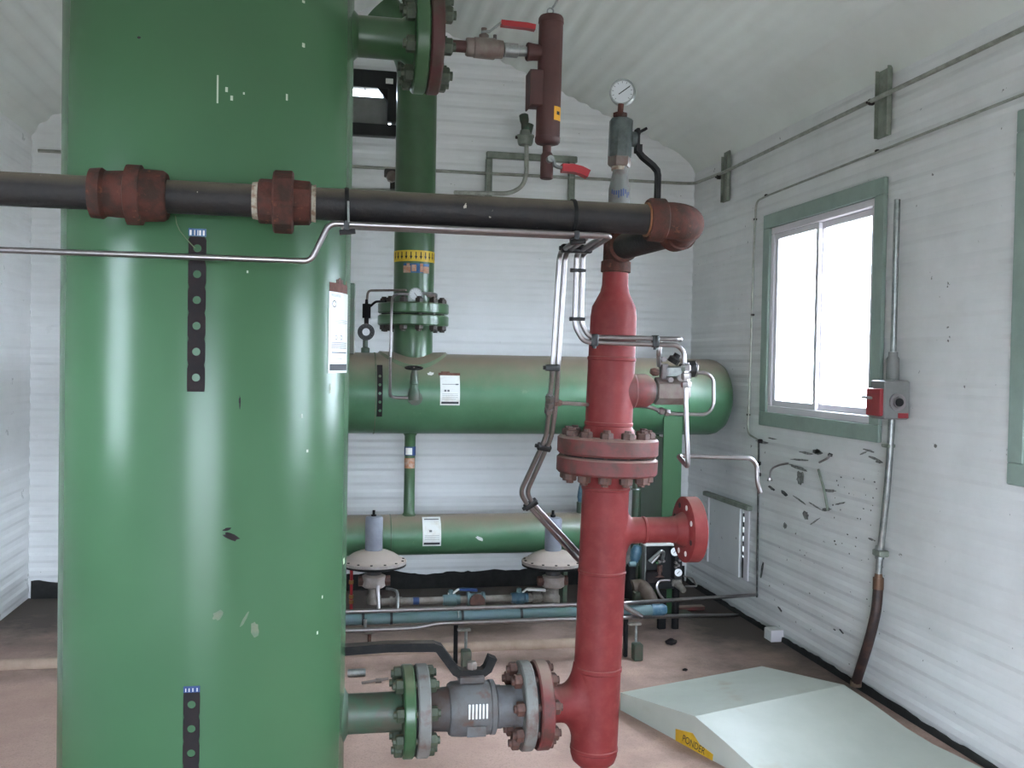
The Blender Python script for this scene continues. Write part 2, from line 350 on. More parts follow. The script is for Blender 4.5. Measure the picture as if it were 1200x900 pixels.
# ------------------------------------------------------------------ the room
RP, RD = .10, .0062                                   # rib pitch and depth of the metal cladding
def rib(z): 
    f = (z/RP) % 1.0
    return 0 if f < .30 else ((f-.30)/.2 if f < .5 else (1 if f < .8 else (1-f)/.2))*RD
def ribbed_wall(name, o, u, nrm, u1, z1, holes, m):
    """o = corner on the floor, u = direction along the wall, nrm = into the room"""
    o = V(o); u = V(u); nrm = V(nrm); zs = set([0, z1]); k = 0
    while k*RP < z1:
        for f in (0, .3, .5, .8):
            z = (k+f)*RP
            if 0 < z < z1: zs.add(round(z, 5))
        k += 1
    for h in holes: zs.add(h[2]); zs.add(h[3])
    zs = sorted(zs); b = MB(); us = sorted(set([0, u1]+[h[0] for h in holes]+[h[1] for h in holes]))
    for z0, z2 in zip(zs[:-1], zs[1:]):
        zm = (z0+z2)/2
        for a, c in zip(us[:-1], us[1:]):
            um = (a+c)/2
            if any(h[0] < um < h[1] and h[2] < zm < h[3] for h in holes): continue
            r0_, r1_ = rib(z0+1e-6), rib(z2-1e-6)
            b.add([o+u*a+nrm*r0_+V(0, 0, z0), o+u*c+nrm*r0_+V(0, 0, z0), o+u*c+nrm*r1_+V(0, 0, z2), o+u*a+nrm*r1_+V(0, 0, z2)], [(0, 1, 2, 3)])
            # outer skin gives the wall its thickness
            b.add([o+u*a-nrm*.07+V(0, 0, z0), o+u*c-nrm*.07+V(0, 0, z0), o+u*c-nrm*.07+V(0, 0, z2), o+u*a-nrm*.07+V(0, 0, z2)], [(0, 1, 2, 3)])
    for h in holes:
        for p, q in (((h[0], h[2]), (h[1], h[2])), ((h[1], h[2]), (h[1], h[3])), ((h[1], h[3]), (h[0], h[3])), ((h[0], h[3]), (h[0], h[2]))):
            b.add([o+u*p[0]+V(0, 0, p[1])+nrm*.004, o+u*q[0]+V(0, 0, q[1])+nrm*.004, o+u*q[0]+V(0, 0, q[1])-nrm*.07, o+u*p[0]+V(0, 0, p[1])-nrm*.07], [(0, 1, 2, 3)])
    import bmesh
    me = bpy.data.meshes.new(name); off = V(o+u*(u1/2))
    me.from_pydata([v-off for v in b.v], [], b.f); me.materials.append(M[m])
    ob = bpy.data.objects.new(name, me); col.objects.link(ob); ob.location = off; ob['kind'] = 'structure'; return ob
# window seen in the right wall
wA0, wA1 = PX(901, 254, XW), PX(893, 496, XW)
wB0, wB1 = PX(1045, 205, XW), PX(1033, 521, XW)
WY0, WY1 = (wB0.y+wB1.y)/2, (wA0.y+wA1.y)/2
WZ0, WZ1 = (wA1.z+wB1.z)/2, (wA0.z+wB0.z)/2
TR = .085                                            # green trim width
EAVE = 3.0
# access panel low in the right wall
pn = [PX(835, 585, XW), PX(884, 597, XW), PX(874, 682, XW), PX(832, 655, XW)]
PY0, PY1 = (pn[1].y+pn[2].y)/2, (pn[0].y+pn[3].y)/2; PZ0_, PZ1_ = (pn[2].z+pn[3].z)/2, (pn[0].z+pn[1].z)/2
slot = (PY0+.07, PY0+.10)
holesR = [(WY0+TR-YF, WY1-TR-YF, WZ0+TR, WZ1-TR), (2.2-YF, 3.25-YF, WZ0, WZ1), (slot[0]-YF, slot[1]-YF, PZ0_+.1, PZ1_-.02)]
ribbed_wall('wall_right', (XW, YF, 0), (0, 1, 0), (-1, 0, 0), YW-YF, EAVE+.06, holesR, 'wall_right')
lv0, lv1 = P(412, 84, YW), P(463, 163, YW)           # louvre in the back wall
LX0, LX1, LZ0, LZ1 = lv0.x-.16, lv1.x, lv1.z, lv0.z
ribbed_wall('wall_back', (XL, YW, 0), (1, 0, 0), (0, -1, 0), XW-XL, 4.35, [(LX0-XL+.03, LX1-XL-.03, LZ0+.03, LZ1-.03)], 'wall')
ribbed_wall('wall_left', (XL, YF, 0), (0, 1, 0), (1, 0, 0), YW-YF, EAVE+.06, [(2.1-YF, 2.75-YF, WZ0, WZ1)], 'wall')
ribbed_wall('wall_front', (XL, YF, 0), (1, 0, 0), (0, 1, 0), XW-XL, 4.35, [(.65, 2.85, .03, 2.2)], 'wall')
portal((XW+.05, (WY0+WY1)/2, (WZ0+WZ1)/2), (0, PI/2, 0), WZ1-WZ0-2*TR, WY1-WY0-2*TR)
portal((XW+.05, 2.725, (WZ0+WZ1)/2), (0, PI/2, 0), WZ1-WZ0, 1.05)
portal((XL-.05, 2.425, (WZ0+WZ1)/2), (0, -PI/2, 0), WZ1-WZ0, .65)
portal((XL+1.75, YF-.05, 1.115), (PI/2, 0, 0), 2.2, 2.17)
# ceiling: vault profile of ribbed sheets, ribs running along the room
XM = (XW+XL)/2
half = [(XW+.02, EAVE-.02), (XW-.01, EAVE+.04), (XW-.05, EAVE+.10), (XW-.13, EAVE+.16), (XW-.28, EAVE+.235)]
half.append((XM, EAVE+.235+(XW-.28-XM)*.425))
prof = half+[(2*XM-x, z) for x, z in reversed(half[:-1])]
pp = []; acc = 0
for (xa, za), (xb, zb) in zip(prof[:-1], prof[1:]):
    L = math.hypot(xb-xa, zb-za); k = max(1, int(L/.0125))
    for i in range(k):
        t = i/k; s_ = acc+L*t; n_ = V(-(zb-za), 0, xb-xa).normalized()
        if n_.z > 0: n_ = -n_
        pp.append(V(xa+(xb-xa)*t, 0, za+(zb-za)*t)+n_*(rib(s_)*1.5 if .35 < s_ else 0))
    acc += L
pp.append(V(prof[-1][0], 0, prof[-1][1]))
b = MB(); o_ = len(b.v)
for p in pp: b.v += [p+V(0, YF-.05, 0), p+V(0, YW+.05, 0)]
for i in range(len(pp)-1): b.f.append((2*i, 2*i+1, 2*i+3, 2*i+2))
n0 = len(b.v)                                        # outer roof skin
for x, z in prof: b.v += [V(x*1.02, YF-.1, z+.12), V(x*1.02, YW+.1, z+.12)]
for i in range(len(prof)-1): b.f.append((n0+2*i, n0+2*i+1, n0+2*i+3, n0+2*i+2))
b.build('ceiling', 'ceiling', kind='structure')
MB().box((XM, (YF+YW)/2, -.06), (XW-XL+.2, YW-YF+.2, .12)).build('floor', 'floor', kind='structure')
MB().box((0, 2, -.45), (90, 90, .1)).build('ground', 'gravel', kind='structure')
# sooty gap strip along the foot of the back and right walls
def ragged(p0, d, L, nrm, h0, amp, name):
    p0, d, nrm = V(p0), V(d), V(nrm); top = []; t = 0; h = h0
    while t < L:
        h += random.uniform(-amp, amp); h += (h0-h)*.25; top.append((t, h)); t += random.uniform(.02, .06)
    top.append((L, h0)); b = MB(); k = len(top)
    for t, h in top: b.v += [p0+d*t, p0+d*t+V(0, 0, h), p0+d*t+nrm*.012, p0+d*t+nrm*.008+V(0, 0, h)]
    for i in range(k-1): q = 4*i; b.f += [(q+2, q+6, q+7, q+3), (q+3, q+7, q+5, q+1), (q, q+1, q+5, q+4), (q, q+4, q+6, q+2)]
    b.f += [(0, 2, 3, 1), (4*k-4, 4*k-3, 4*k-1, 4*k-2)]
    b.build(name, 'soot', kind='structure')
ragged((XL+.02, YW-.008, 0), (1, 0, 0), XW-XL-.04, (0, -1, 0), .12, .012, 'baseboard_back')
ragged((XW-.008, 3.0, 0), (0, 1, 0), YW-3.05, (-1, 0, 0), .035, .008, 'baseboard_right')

# ---- window_1 : sliding window with green trim
def window(name, y0, y1, z0, z1, x, sx, tr):
    yc, zc = (y0+y1)/2, (z0+z1)/2
    root = T(name, None, None, (x, yc, z0)); root['kind'] = 'structure'; d = -sx
    # trim boards on the wall face
    for nm, c, s_ in (('trim_board', (yc, z1-tr/2), (y1-y0, tr)), ('trim_board', (yc, z0+tr/2), (y1-y0, tr)), ('trim_board', (y0+tr/2, zc), (tr, z1-z0-2*tr)), ('trim_board', (y1-tr/2, zc), (tr, z1-z0-2*tr))):
        MB().bbox((x+d*.018, c[0], c[1]), (.022, s_[0], s_[1]), b=.003).build(nm, 'frame_green', root)
    a0, a1, c0, c1 = y0+tr, y1-tr, z0+tr, z1-tr
    b = MB()
    for c, s_ in (((yc, c1-.02), (a1-a0, .04)), ((yc, c0+.02), (a1-a0, .04)), ((a0+.02, zc), (.04, c1-c0-.08)), ((a1-.02, zc), (.04, c1-c0-.08))): b.bbox((x+sx*.02, c[0], c[1]), (.07, s_[0], s_[1]), b=.003)
    b.build('window_frame', 'frame_white', root)
    mid = a0+(a1-a0)*.52
    for k, (p, q, xo) in enumerate(((a0+.04, mid+.015, .03), (mid-.015, a1-.04, .005))):
        b = MB(); w = .034
        for c, s_ in ((((p+q)/2, c1-.04-w/2), (q-p, w)), (((p+q)/2, c0+.04+w/2), (q-p, w)), ((p+w/2, zc), (w, c1-c0-.08-2*w)), ((q-w/2, zc), (w, c1-c0-.08-2*w))): b.bbox((x+sx*xo, c[0], c[1]), (.02, s_[0], s_[1]), b=.002)
        sash = b.build('sash', 'frame_white', root)
        MB().box((x+sx*xo, (p+q)/2, zc), (.004, q-p-2*w, c1-c0-.08-2*w)).build('pane', 'glass', sash)
    return root
window('window_1', WY0, WY1, WZ0, WZ1, XW, 1, TR)
window('window_2', 2.2-TR, 3.25+TR, WZ0-TR, WZ1+TR, XW, 1, TR)
window('window_3', 2.1-TR, 2.75+TR, WZ0-TR, WZ1+TR, XL, -1, TR)

# ---- access panel in the right wall
ap = T('access_panel', 'grey sheet metal access panel low in the right wall with daylight slot', 'panel', (XW, (PY0+PY1)/2, PZ0_))
MB().bbox((XW-.018, (PY0+.11+PY1)/2, (PZ0_+PZ1_)/2), (.014, PY1-PY0-.11, PZ1_-PZ0_)).build('door_leaf', 'wall_right', ap)
MB().bbox((XW-.010, PY0+.03, (PZ0_+PZ1_)/2), (.009, .065, PZ1_-PZ0_)).build('side_flange', 'frame_white', ap)
MB().bbox((XW-.022, PY1-.01, (PZ0_+PZ1_)/2), (.02, .02, PZ1_-PZ0_)).build('hinge_edge', 'frame_white', ap)
MB().bbox((XW-.03, (PY0+PY1)/2, PZ1_+.02), (.04, PY1-PY0+.1, .03)).build('top_rail', 'strut', ap)
z = PZ0_+.1
while z < PZ1_-.03:
    MB().box((XW-.002, (slot[0]+slot[1])/2, z), (.012, .03, random.choice((.02, .03)))).build('slot_bar', 'black', ap); z += .062
MB().box((XW-.002, (slot[0]+slot[1])/2, PZ0_+.07), (.012, .03, .13)).build('slot_bar', 'black', ap)

# ---- louvre high in the back wall
lv = T('exhaust_louvre', 'black framed louvre set high in the back wall behind the green vessel', 'louvre', ((LX0+LX1)/2, YW-.02, LZ0))
lc = V((LX0+LX1)/2, YW-.03, (LZ0+LZ1)/2); lw, lh = LX1-LX0, LZ1-LZ0
b = MB()
b.bbox((lc.x, YW-.04, LZ1-.06), (lw, .08, .12)); b.bbox((lc.x, YW-.04, LZ0+.04), (lw, .08, .08)); b.bbox((LX1-.03, YW-.04, lc.z), (.06, .08, lh-.2)); b.bbox((LX0+.03, YW-.04, lc.z), (.06, .08, lh-.2))
b.build('louvre_frame', 'black', lv)
b = MB(); b.prism([(LX1-.06, YW-.07, LZ1-.12), (LX1-.13, YW-.07, LZ1-.12), (LX1-.06, YW-.07, LZ1-.2)], (0, .05, 0)); b.build('corner_gusset', 'black', lv)
ztop = LZ1-.165
hh = (ztop-(LZ0+.08))
for k, (z0, z1, mm) in enumerate(((ztop-.19, ztop, 'box'), (ztop-.235, ztop-.19, 'strut'), (ztop-.305, ztop-.235, 'black'), (LZ0+.07, ztop-.305, 'strut'))):
    if z1 > z0: MB().bbox((lc.x, YW-.01+.01*k, (z0+z1)/2), (lw-.1, .012, z1-z0-.004)).build('blade', mm, lv)
MB().box((LX1-.05, YW-.084, LZ1-.07), (.05, .004, .035)).build('rating_plate', 'white', lv)
MB().box((lc.x+.02, YW-.035, LZ1-.14), (.008, .01, .07)).build('blade_rod', 'black', lv)
# ------------------------------------------------------------------ depths of the equipment
YC, YP, YB, YR, YG = 3.45, 2.90, 6.05, 5.06, 5.55
m1 = lambda px, Y: px*mpp(P(600, 450, Y))            # picture pixels to metres at depth Y
X1, Y1, Z1 = V(1, 0, 0), V(0, 1, 0), V(0, 0, 1)

# ================================================================== tall green vessel
VR = .47
axX = P(409, 450, YC).x - VR
vroot = T('pressure_vessel', 'tall upright green pressure vessel filling the left side', 'vessel', (axX, YC, 0))
b = MB().lathe((axX, YC, .02), Z1, [(0, VR-.02), (.02, VR), (3.0, VR), (3.12, VR*.93), (3.2, VR*.75), (3.25, VR*.45), (3.27, 0)], 96)
shell = b.build('shell', 'green', vroot)
MB().lathe((axX, YC, 0), Z1, [(0, VR-.03), (0, VR+.06), (.03, VR+.06), (.03, VR-.03)], 64).build('base_ring', 'green_old', vroot)
VC = Cyl((axX, YC, 0), Z1, (0, -1, 0), VR)
# perforated dark level strips with blue caps
def strip(xl, xr, ytop, ybot, nhole, first, pitch, hr):
    aL, tT = VC.at(xl, ytop); aR, _ = VC.at(xr, ytop); _, tB = VC.at((xl+xr)/2, ybot)
    am = (aL+aR)/2; w = (aR-aL)/2; b = MB(); th = .003
    hs = [VC.at((xl+xr)/2, first+pitch*i)[1] for i in range(nhole)]
    rr = hr*mpp(VC.pt(am, hs[0])); hw = w*VR
    edges = [tT]
    for i in range(nhole-1): edges.append((hs[i]+hs[i+1])/2)
    edges.append(min(tB, hs[-1]-rr*1.6) if tB > 0 else tB)
    N = 24
    for i in range(nhole):
        t1, t0 = edges[i], edges[i+1]; hc = hs[i]; k = len(b.v)
        for ring_ in (0, 1, 2):
            for j in range(N):
                an = 2*PI*j/N; cx, cy = math.cos(an), math.sin(an)
                if ring_ == 0:
                    up_, dn = t1-hc, hc-t0; q = 1/max(abs(cx)/hw, abs(cy)/(up_ if cy > 0 else dn)); x, y = cx*q, cy*q
                else: x, y = cx*rr, cy*rr
                b.v.append(VC.pt(am+x/VR, hc+y, th if ring_ < 2 else 0))
        for j in range(N):
            l = (j+1) % N; b.f += [(k+j, k+l, k+N+l, k+N+j), (k+N+j, k+N+l, k+2*N+l, k+2*N+j)]
    for sgn in (-1, 1):                             # side edges of the strip
        k = len(b.v); e = am+sgn*w
        b.v += [VC.pt(e, edges[0], th), VC.pt(e, edges[-1], th), VC.pt(e, edges[-1], 0), VC.pt(e, edges[0], 0)]; b.f.append((k, k+1, k+2, k+3))
    st = b.build('level_strip', 'strip', vroot, label='dark perforated level strip with blue cap')
    return st, am, w, edges
st, am, w, ed = strip(221, 242, 277, 459, 6, 291, 30.3, 4.6)
c = VC.patch(MB(), am-w*.98, am+w*.98, VC.at(231, 277)[1], VC.at(231, 268)[1], .0045).build('strip_cap', 'blue', st)
b = MB()
for k, (x, dx) in enumerate(((-.75, .22), (-.3, .08), (.05, .08), (.3, .2), (.7, .2))): VC.patch(b, am+w*(x-dx/2), am+w*(x+dx/2), VC.at(231, 276)[1], VC.at(231, 270)[1], .0053, 2)
b.build('cap_marking', 'white', st)
st, am, w, ed = strip(215, 234.5, 811, 1010, 7, 825.5, 28.5, 4.6)
VC.patch(MB(), am-w*.98, am+w*.98, VC.at(225, 811)[1], VC.at(225, 804)[1], .0045).build('strip_cap', 'blue_dark', st)
b = MB()
for x in (-.7, -.3, .15, .65): VC.patch(b, am+w*(x-.05), am+w*(x+.05), VC.at(225, 810)[1], VC.at(225, 806)[1], .0053, 2)
b.build('cap_marking', 'white', st)
# printed label near the right edge, with its rust patch
def paper(C, parent, xl, xr, yt, yb, lines, name='warning_label', rust=True, bar=True):
    aL, tT = C.at(xl, yt); aR, _ = C.at(xr, yt); _, tB = C.at((xl+xr)/2, yb); 
    sh = C.patch(MB(), aL, aR, tB, tT, .0015, 10).build(name, 'decal', parent, label='white printed label')
    f = lambda u: aL+(aR-aL)*u
    g = lambda v: tT+(tB-tT)*v
    b = MB()
    for u0_, u1_, v0, v1 in lines: C.patch(b, f(u0_), f(u1_), g(v1), g(v0), .0022, 4)
    b.build('print', 'print_', sh, kind='stuff')
    if bar: C.patch(MB(), f(.05), f(.95), g(.97), g(.89), .0022, 6).build('print_bar', 'print_dark', sh)
    return sh, f, g
rows = [(.08, .5, .03+.012*i, .034+.012*i) for i in range(3)]+[(.1, .95, .34+.018*i, .344+.018*i) for i in range(3)]+[(.1, .9, .62+.022*i, .628+.022*i) for i in range(4)]+[(.12, .9, .74, .755), (.12, .6, .82, .825)]
sh, f, g = paper(VC, vroot, 385.5, 407.2, 341, 437, rows)
for u, v, ru, rv in ((.2, .15, .09, .045), (.3, .56, .06, .03), (.55, .56, .06, .03)):
    b = MB(); k = len(b.v); N = 16
    for o in (1.0, .72):
        for j in range(N): b.v.append(VC.pt(f(u+ru*o*math.cos(2*PI*j/N)), g(v+rv*o*math.sin(2*PI*j/N)), .0022))
    for j in range(N): l = (j+1) % N; b.f.append((k+j, k+l, k+N+l, k+N+j))
    b.build('print_symbol', 'print_dark', sh)
b = MB(); aL, t0 = VC.at(386, 341); aR, _ = VC.at(406.5, 341); _, t1 = VC.at(400, 333)
VC.patch(b, aL, aR, t0, t1, .0012, 8)
for i in range(7):
    u = random.random(); VC.patch(b, aL+(aR-aL)*(.3+.6*u), aL+(aR-aL)*(.36+.6*u), t1, t1+random.uniform(.008, .02), .0012, 2)
b.build('rust_patch', 'rustpatch', vroot, label='rust patch above the printed label')
# bracket plate standing off the right edge
p0, p1 = P(412.5, 332, YC+.12), P(412.5, 415, YC+.12)
MB().bbox((p0.x, YC+.12, (p0.z+p1.z)/2), (m1(8, YC), .03, p0.z-p1.z)).build('bracket_plate', 'green_old', vroot)
# paint chips and scratches
M['chip'] = mat('pale_chip', rgb(176, 184, 164), rough=.6)
for (x0, y0, x1, y1, wd) in ((254.5, 88, 255.5, 121, 2), (264, 102, 267, 108, 1.5), (270, 112, 273, 118, 2), (285, 108, 286.5, 111, 2), (354, 50, 357, 56, 1.5), (354, 0, 357, 4, 2), (335, 110, 337, 118, 1.2), (353, 485, 354.3, 490, 1.2), (359, 527, 361, 530, 1.5), (386.2, 450, 387.4, 461, 1.2), (371, 740, 372.5, 743, 2), (377, 698, 378, 701, 1.5), (289, 317, 291, 320, 1.6), (402, 655, 403.5, 660, 1.2)):
    a0, t0 = VC.at(x0, y0); a1, t1 = VC.at(x1, y1); h = wd*.5*mpp(VC.pt(a0, t0))/VR
    VC.patch(MB(), (a0+a1)/2-max(h, abs(a1-a0)/2), (a0+a1)/2+max(h, abs(a1-a0)/2), min(t0, t1), max(t0, t1), .0012, 2).build('paint_chip', 'chip', vroot)
def blob(b, C, px, py, rx, ry, rot=0, o=.001):
    a0, t0 = C.at(px, py); s_ = mpp(C.pt(a0, t0)); k = len(b.v); N = 14
    b.v.append(C.pt(a0, t0, o))
    for j in range(N):
        q = 2*PI*j/N; rr = random.uniform(.65, 1.15); x, y = rx*math.cos(q)*rr, ry*math.sin(q)*rr
        x, y = x*math.cos(rot)-y*math.sin(rot), x*math.sin(rot)+y*math.cos(rot)
        b.v.append(C.pt(a0+x*s_/C.R, t0+y*s_, o))
    for j in range(N): b.f.append((k, k+1+j, k+1+(j+1) % N))
M['bare'] = mat('faded_bare_paint', rgb(126, 132, 108), rgb(104, 124, 100), 40, .4, .6, rough=.7)
for a in ((298, 737, 6, 11, .1), (255, 721, 7, 5, .8), (286, 727, 2, 11, -.5)):
    b = MB(); blob(b, VC, *a); b.build('bare_patch', 'bare', vroot, ang=180)
for a in ((271, 629, 11, 4, -.45), (266, 620, 5, 2, .3), (163, 44, 3, 1.5, 0), (281, 471, 1.2, 8, 0)):
    b = MB(); blob(b, VC, *a); b.build('black_scuff', 'strip', vroot, ang=180)
# thin wire hanging from the strip hole
pts = [VC.pt(*VC.at(x, y), .006) for x, y in ((206, 253), (207.5, 262), (211, 270), (217, 278), (224, 286), (229, 291))]
MB().tube(pts, .0015, n=6).build('tie_wire', mat('olive_wire', rgb(104, 124, 84), rough=.5), vroot)

# ---- lower nozzle of the vessel
ZN = P(500, 832, YC).z; ns = mpp(P(500, 832, YC))
def xat(px, py=832, Y=YC): return P(px, py, Y).x
LA = lambda px: V(xat(px), YC, ZN)
noz = MB().lathe(V(axX, YC, ZN), X1, [(VR-.06, .11), (VR-.02, .105), (VR+.0, .092), (VR+.012, 22.5*ns), (xat(470)-axX, 22.5*ns)], 40).build('lower_nozzle', 'green_old', vroot)
FR = 53*ns
MB().disc(LA(477), X1, FR, 13*ns, 48).build('nozzle_flange', 'green_pipe', noz, label='green nozzle flange')
bolts(vroot, LA(485), X1, 42.5*ns, 8, 9.0*ns, 30*ns, 'bolt_green', -.25)
# ---- upper nozzle with its flange
ZU = P(450, 45, YC).z; nu = mpp(P(460, 45, YC)); UA = lambda px: V(P(px, 45, YC).x, YC, ZU)
noz = MB().lathe(V(axX, YC, ZU), X1, [(VR-.06, .11), (VR-.015, .1), (VR+.006, 26*nu), (VR+.014, 23.5*nu), (UA(470).x-axX, 23.5*nu), (UA(484).x-axX, 34*nu)], 40).build('upper_nozzle', 'green_pipe', vroot)
MB().disc(UA(491.5), X1, 60*nu, 16*nu, 48).build('nozzle_flange', 'green_pipe', noz)
bolts(vroot, UA(499), X1, 47*nu, 8, 10.5*nu, 33*nu, 'bolt_green', PI/8)

# ================================================================== flanged ball valve between vessel and red column
vr = T('ball_valve', 'grey flanged ball valve with black lever joining vessel and red column', 'valve', LA(552)-V(0, 0, FR))
MB().disc(LA(493.5), X1, FR, 14.5*ns, 48).build('left_flange', 'flange_grey', vr, label='worn brownish flange')
MB().disc(LA(484.6), X1, FR*.8, 3*ns, 40).build('gasket', 'gasket', vr)
MB().lathe(LA(500), X1, [(0, 24*ns), (xat(526)-xat(500), 25.5*ns)], 40).build('left_neck', 'valve_dark', vr)
L0 = xat(524.5)
MB().lathe(V(L0, YC, ZN), X1, [(0, 0), (0, 25*ns), (.002, 29*ns), (.012, 31*ns), (xat(540)-L0, 32*ns), (xat(560)-L0, 32*ns), (xat(571)-L0, 31*ns), (xat(571.6)-L0, 30*ns), (xat(572.4)-L0, 30*ns), (xat(573)-L0, 31.5*ns), (xat(578)-L0, 31.5*ns), (xat(580)-L0, 27*ns), (xat(580)-L0, 0)], 40).build('body', 'valve_grey', vr)
MB().lathe(LA(579), X1, [(0, 25*ns), (xat(586)-xat(579), 25*ns), (xat(586)-xat(579), 24*ns), (xat(600)-xat(579), 24*ns), (xat(608)-xat(579), 33*ns)], 40).build('right_neck', mat('bluish_neck', rgb(118, 119, 122), rgb(102, 95, 92), 12, .4, .65, rough=.5, bump=.2), vr)
MB().disc(LA(614), X1, 52*ns, 14*ns, 48).build('right_flange', 'flange_grey', vr, label='grey right flange')
MB().disc(LA(622.5), X1, 43*ns, 4*ns, 40).build('gasket', 'gasket', vr)
bolts(vr, LA(622), X1, 42*ns, 8, 9.0*ns, 34*ns, 'bolt_rust', -.25)
# cast plate with raised white bars on the front of the body
b = MB()
for i in range(6):
    x = xat(545.5+4*i); b.bbox((x, YC-32*ns+.0005, P(550, 823, YC).z), (2.2*ns, .006, 17*ns), b=.001)
b.build('raised_bars', 'white', vr)
MB().bbox((xat(554), YC-31.6*ns, P(550, 846, YC).z), (22*ns, .004, 12*ns), b=.0018).build('cast_plate', 'valve_grey', vr)
# stem, bracket and lever
zb = ZN+31*ns
MB().bbox((xat(551), YC, P(550, 794, YC).z), (30*ns, 24*ns, 9*ns)).build('stem_bracket', 'valve_dark', vr)
MB().lathe((xat(552), YC, P(550, 790, YC).z), Z1, [(0, 0), (0, 6.5*ns), (13*ns, 6.5*ns), (15*ns, 5*ns), (15*ns, 0)], 6).build('stem_nut', 'valve_steel', vr)
lev = [P(x, y, YC) for x, y in ((395, 762), (455, 757.5), (508, 757), (514, 759), (534, 786), (540, 788.5), (564, 788), (571, 783), (577, 769))]
MB().strap(lev, .045, 10*ns, Y1).build('lever', 'black_iron', vr)

# ================================================================== red column
cB, cT = P(695.5, 885, YC), P(721.5, 318, YC)
cax = (cT-cB).normalized()
cs = mpp(P(710, 600, YC))
def CP(py):                                          # point on the column axis at picture row py
    lo, hi = -.4, 1.4
    for _ in range(40):
        mid = (lo+hi)/2; p = cB+(cT-cB)*mid; d = p-CAM
        y = 450-F*d.dot(up)/d.dot(fwd)
        if y > py: lo = mid
        else: hi = mid
    return cB+(cT-cB)*lo
def ct(py): return (CP(py)-cB).dot(cax)
rc = T('red_column', 'red primed upright flanged pipe column with side branch', 'pipe column', (cB.x, YC, 0))
R = 27.5*cs
prof = [(ct(900), 0), (ct(899), R*.35), (ct(896), R*.65), (ct(890), R*.9), (ct(882), R), (ct(878), R), (ct(877), R*1.03), (ct(874), R*1.03), (ct(873), R), (ct(785), R), (ct(784), R*1.035), (ct(780), R*1.035), (ct(779), R)]
prof += [(ct(671), R), (ct(670), R*1.03), (ct(668), R*1.03), (ct(667), R), (ct(574), R), (ct(573), R*1.04), (ct(571), R*1.04), (ct(570), R*1.0), (ct(557), R*1.12)]
MB().lathe(cB, cax, prof, 48).build('lower_barrel', 'red', rc)
prof = [(ct(512), R*1.2), (ct(502), R*1.05), (ct(499), R*1.0), (ct(498), R*1.035), (ct(495), R*1.035), (ct(494), R), (ct(423), R), (ct(422), R*1.03), (ct(419), R*1.03), (ct(418), R*.99), (ct(372), R*.98), (ct(360), R*.93), (ct(352), R*.78), (ct(343), R*.62), (ct(335), R*.56), (ct(320), R*.55)]
MB().lathe(cB, cax, prof, 48).build('upper_barrel', 'red', rc)
UF = CP(522); LF = CP(544.5); FRc = 59*cs
upf = MB().disc(UF, cax, FRc, 21*cs, 64).build('upper_flange', 'red_rust', rc)
MB().disc(CP(533.5), cax, FRc*.86, 3*cs, 48).build('gasket', 'gasket', rc)
MB().disc(LF, cax, FRc, 20*cs, 64).build('lower_flange', 'red_rust', rc)
bolts(rc, CP(533.5), cax, 47*cs, 12, 8.2*cs, 43*cs, 'bolt_rust', .2)
# outlet at the foot towards the ball valve
b = MB(); cxn = CP(832)
def saddle(b, c, sx, z0, xs, rs_, yb, zb, n=40, steps=8):
    # neck of radius rs_ ending at x=xs flares smoothly onto the round barrel centred on c
    k = len(b.v)
    for s_ in range(steps+1):
        t = s_/steps
        for i in range(n):
            a = 2*PI*i/n; cy, cz = math.sin(a), math.cos(a)
            p0 = V(xs, c.y+rs_*cy, z0+rs_*cz); yb_ = yb*cy
            xc = c.x+(c.z*0)+sx*math.sqrt(max(R*R-yb_*yb_, 0))*.99
            p2 = V(xc, c.y+yb_, z0+zb*cz); p1 = V(xc+sx*R*.12, c.y+rs_*1.02*cy, z0+rs_*1.02*cz)
            b.v.append(p0*(1-t)**2+p1*2*t*(1-t)+p2*t*t)
    for s_ in range(steps):
        for i in range(n): j = (i+1) % n; b.f.append((k+s_*n+i, k+s_*n+j, k+s_*n+n+j, k+s_*n+n+i))
b.lathe(V(xat(640), YC, ZN), X1, [(0, 31*ns), (xat(645)-xat(640), 24*ns), (xat(651)-xat(640), 22*ns), (xat(656)-xat(640), 22*ns)], 40)
saddle(b, cxn, -1, ZN, xat(656), 22*ns, R*.9, 50*ns)
out = b.build('lower_outlet', 'red', rc)
MB().disc(LA(632.5), X1, 52*ns, 16*ns, 48).build('outlet_flange', 'red_rust', out)
# side branch with a plain drilled flange
ZB = P(760, 621, YC).z; bs = mpp(P(770, 621, YC)); bx = lambda px: P(px, 621, YC).x; c0 = CP(621)
prof = [(R*1.22, 15.4*bs), (bx(752)-c0.x, 15*bs), (bx(753)-c0.x, 16*bs), (bx(755)-c0.x, 16*bs), (bx(756)-c0.x, 15*bs), (bx(786)-c0.x, 15*bs), (bx(787)-c0.x, 15.8*bs), (bx(789)-c0.x, 15.8*bs), (bx(790)-c0.x, 15.5*bs), (bx(803)-c0.x, 22*bs)]
b = MB().lathe(V(c0.x, YC, ZB), X1, prof, 40); saddle(b, c0, 1, ZB, c0.x+R*1.22, 15.4*bs, R*.78, 27*bs)
br = b.build('side_branch', 'red', rc)
fx0, fx1 = bx(800), bx(816)
MB().lathe(V(fx0, YC, ZB), X1, [(0, 0), (0, 37*bs), (.003, 38.5*bs), (fx1-fx0-.003, 38.5*bs), (fx1-fx0, 37*bs), (fx1-fx0, 0)], 56).build('branch_flange', 'red', br)
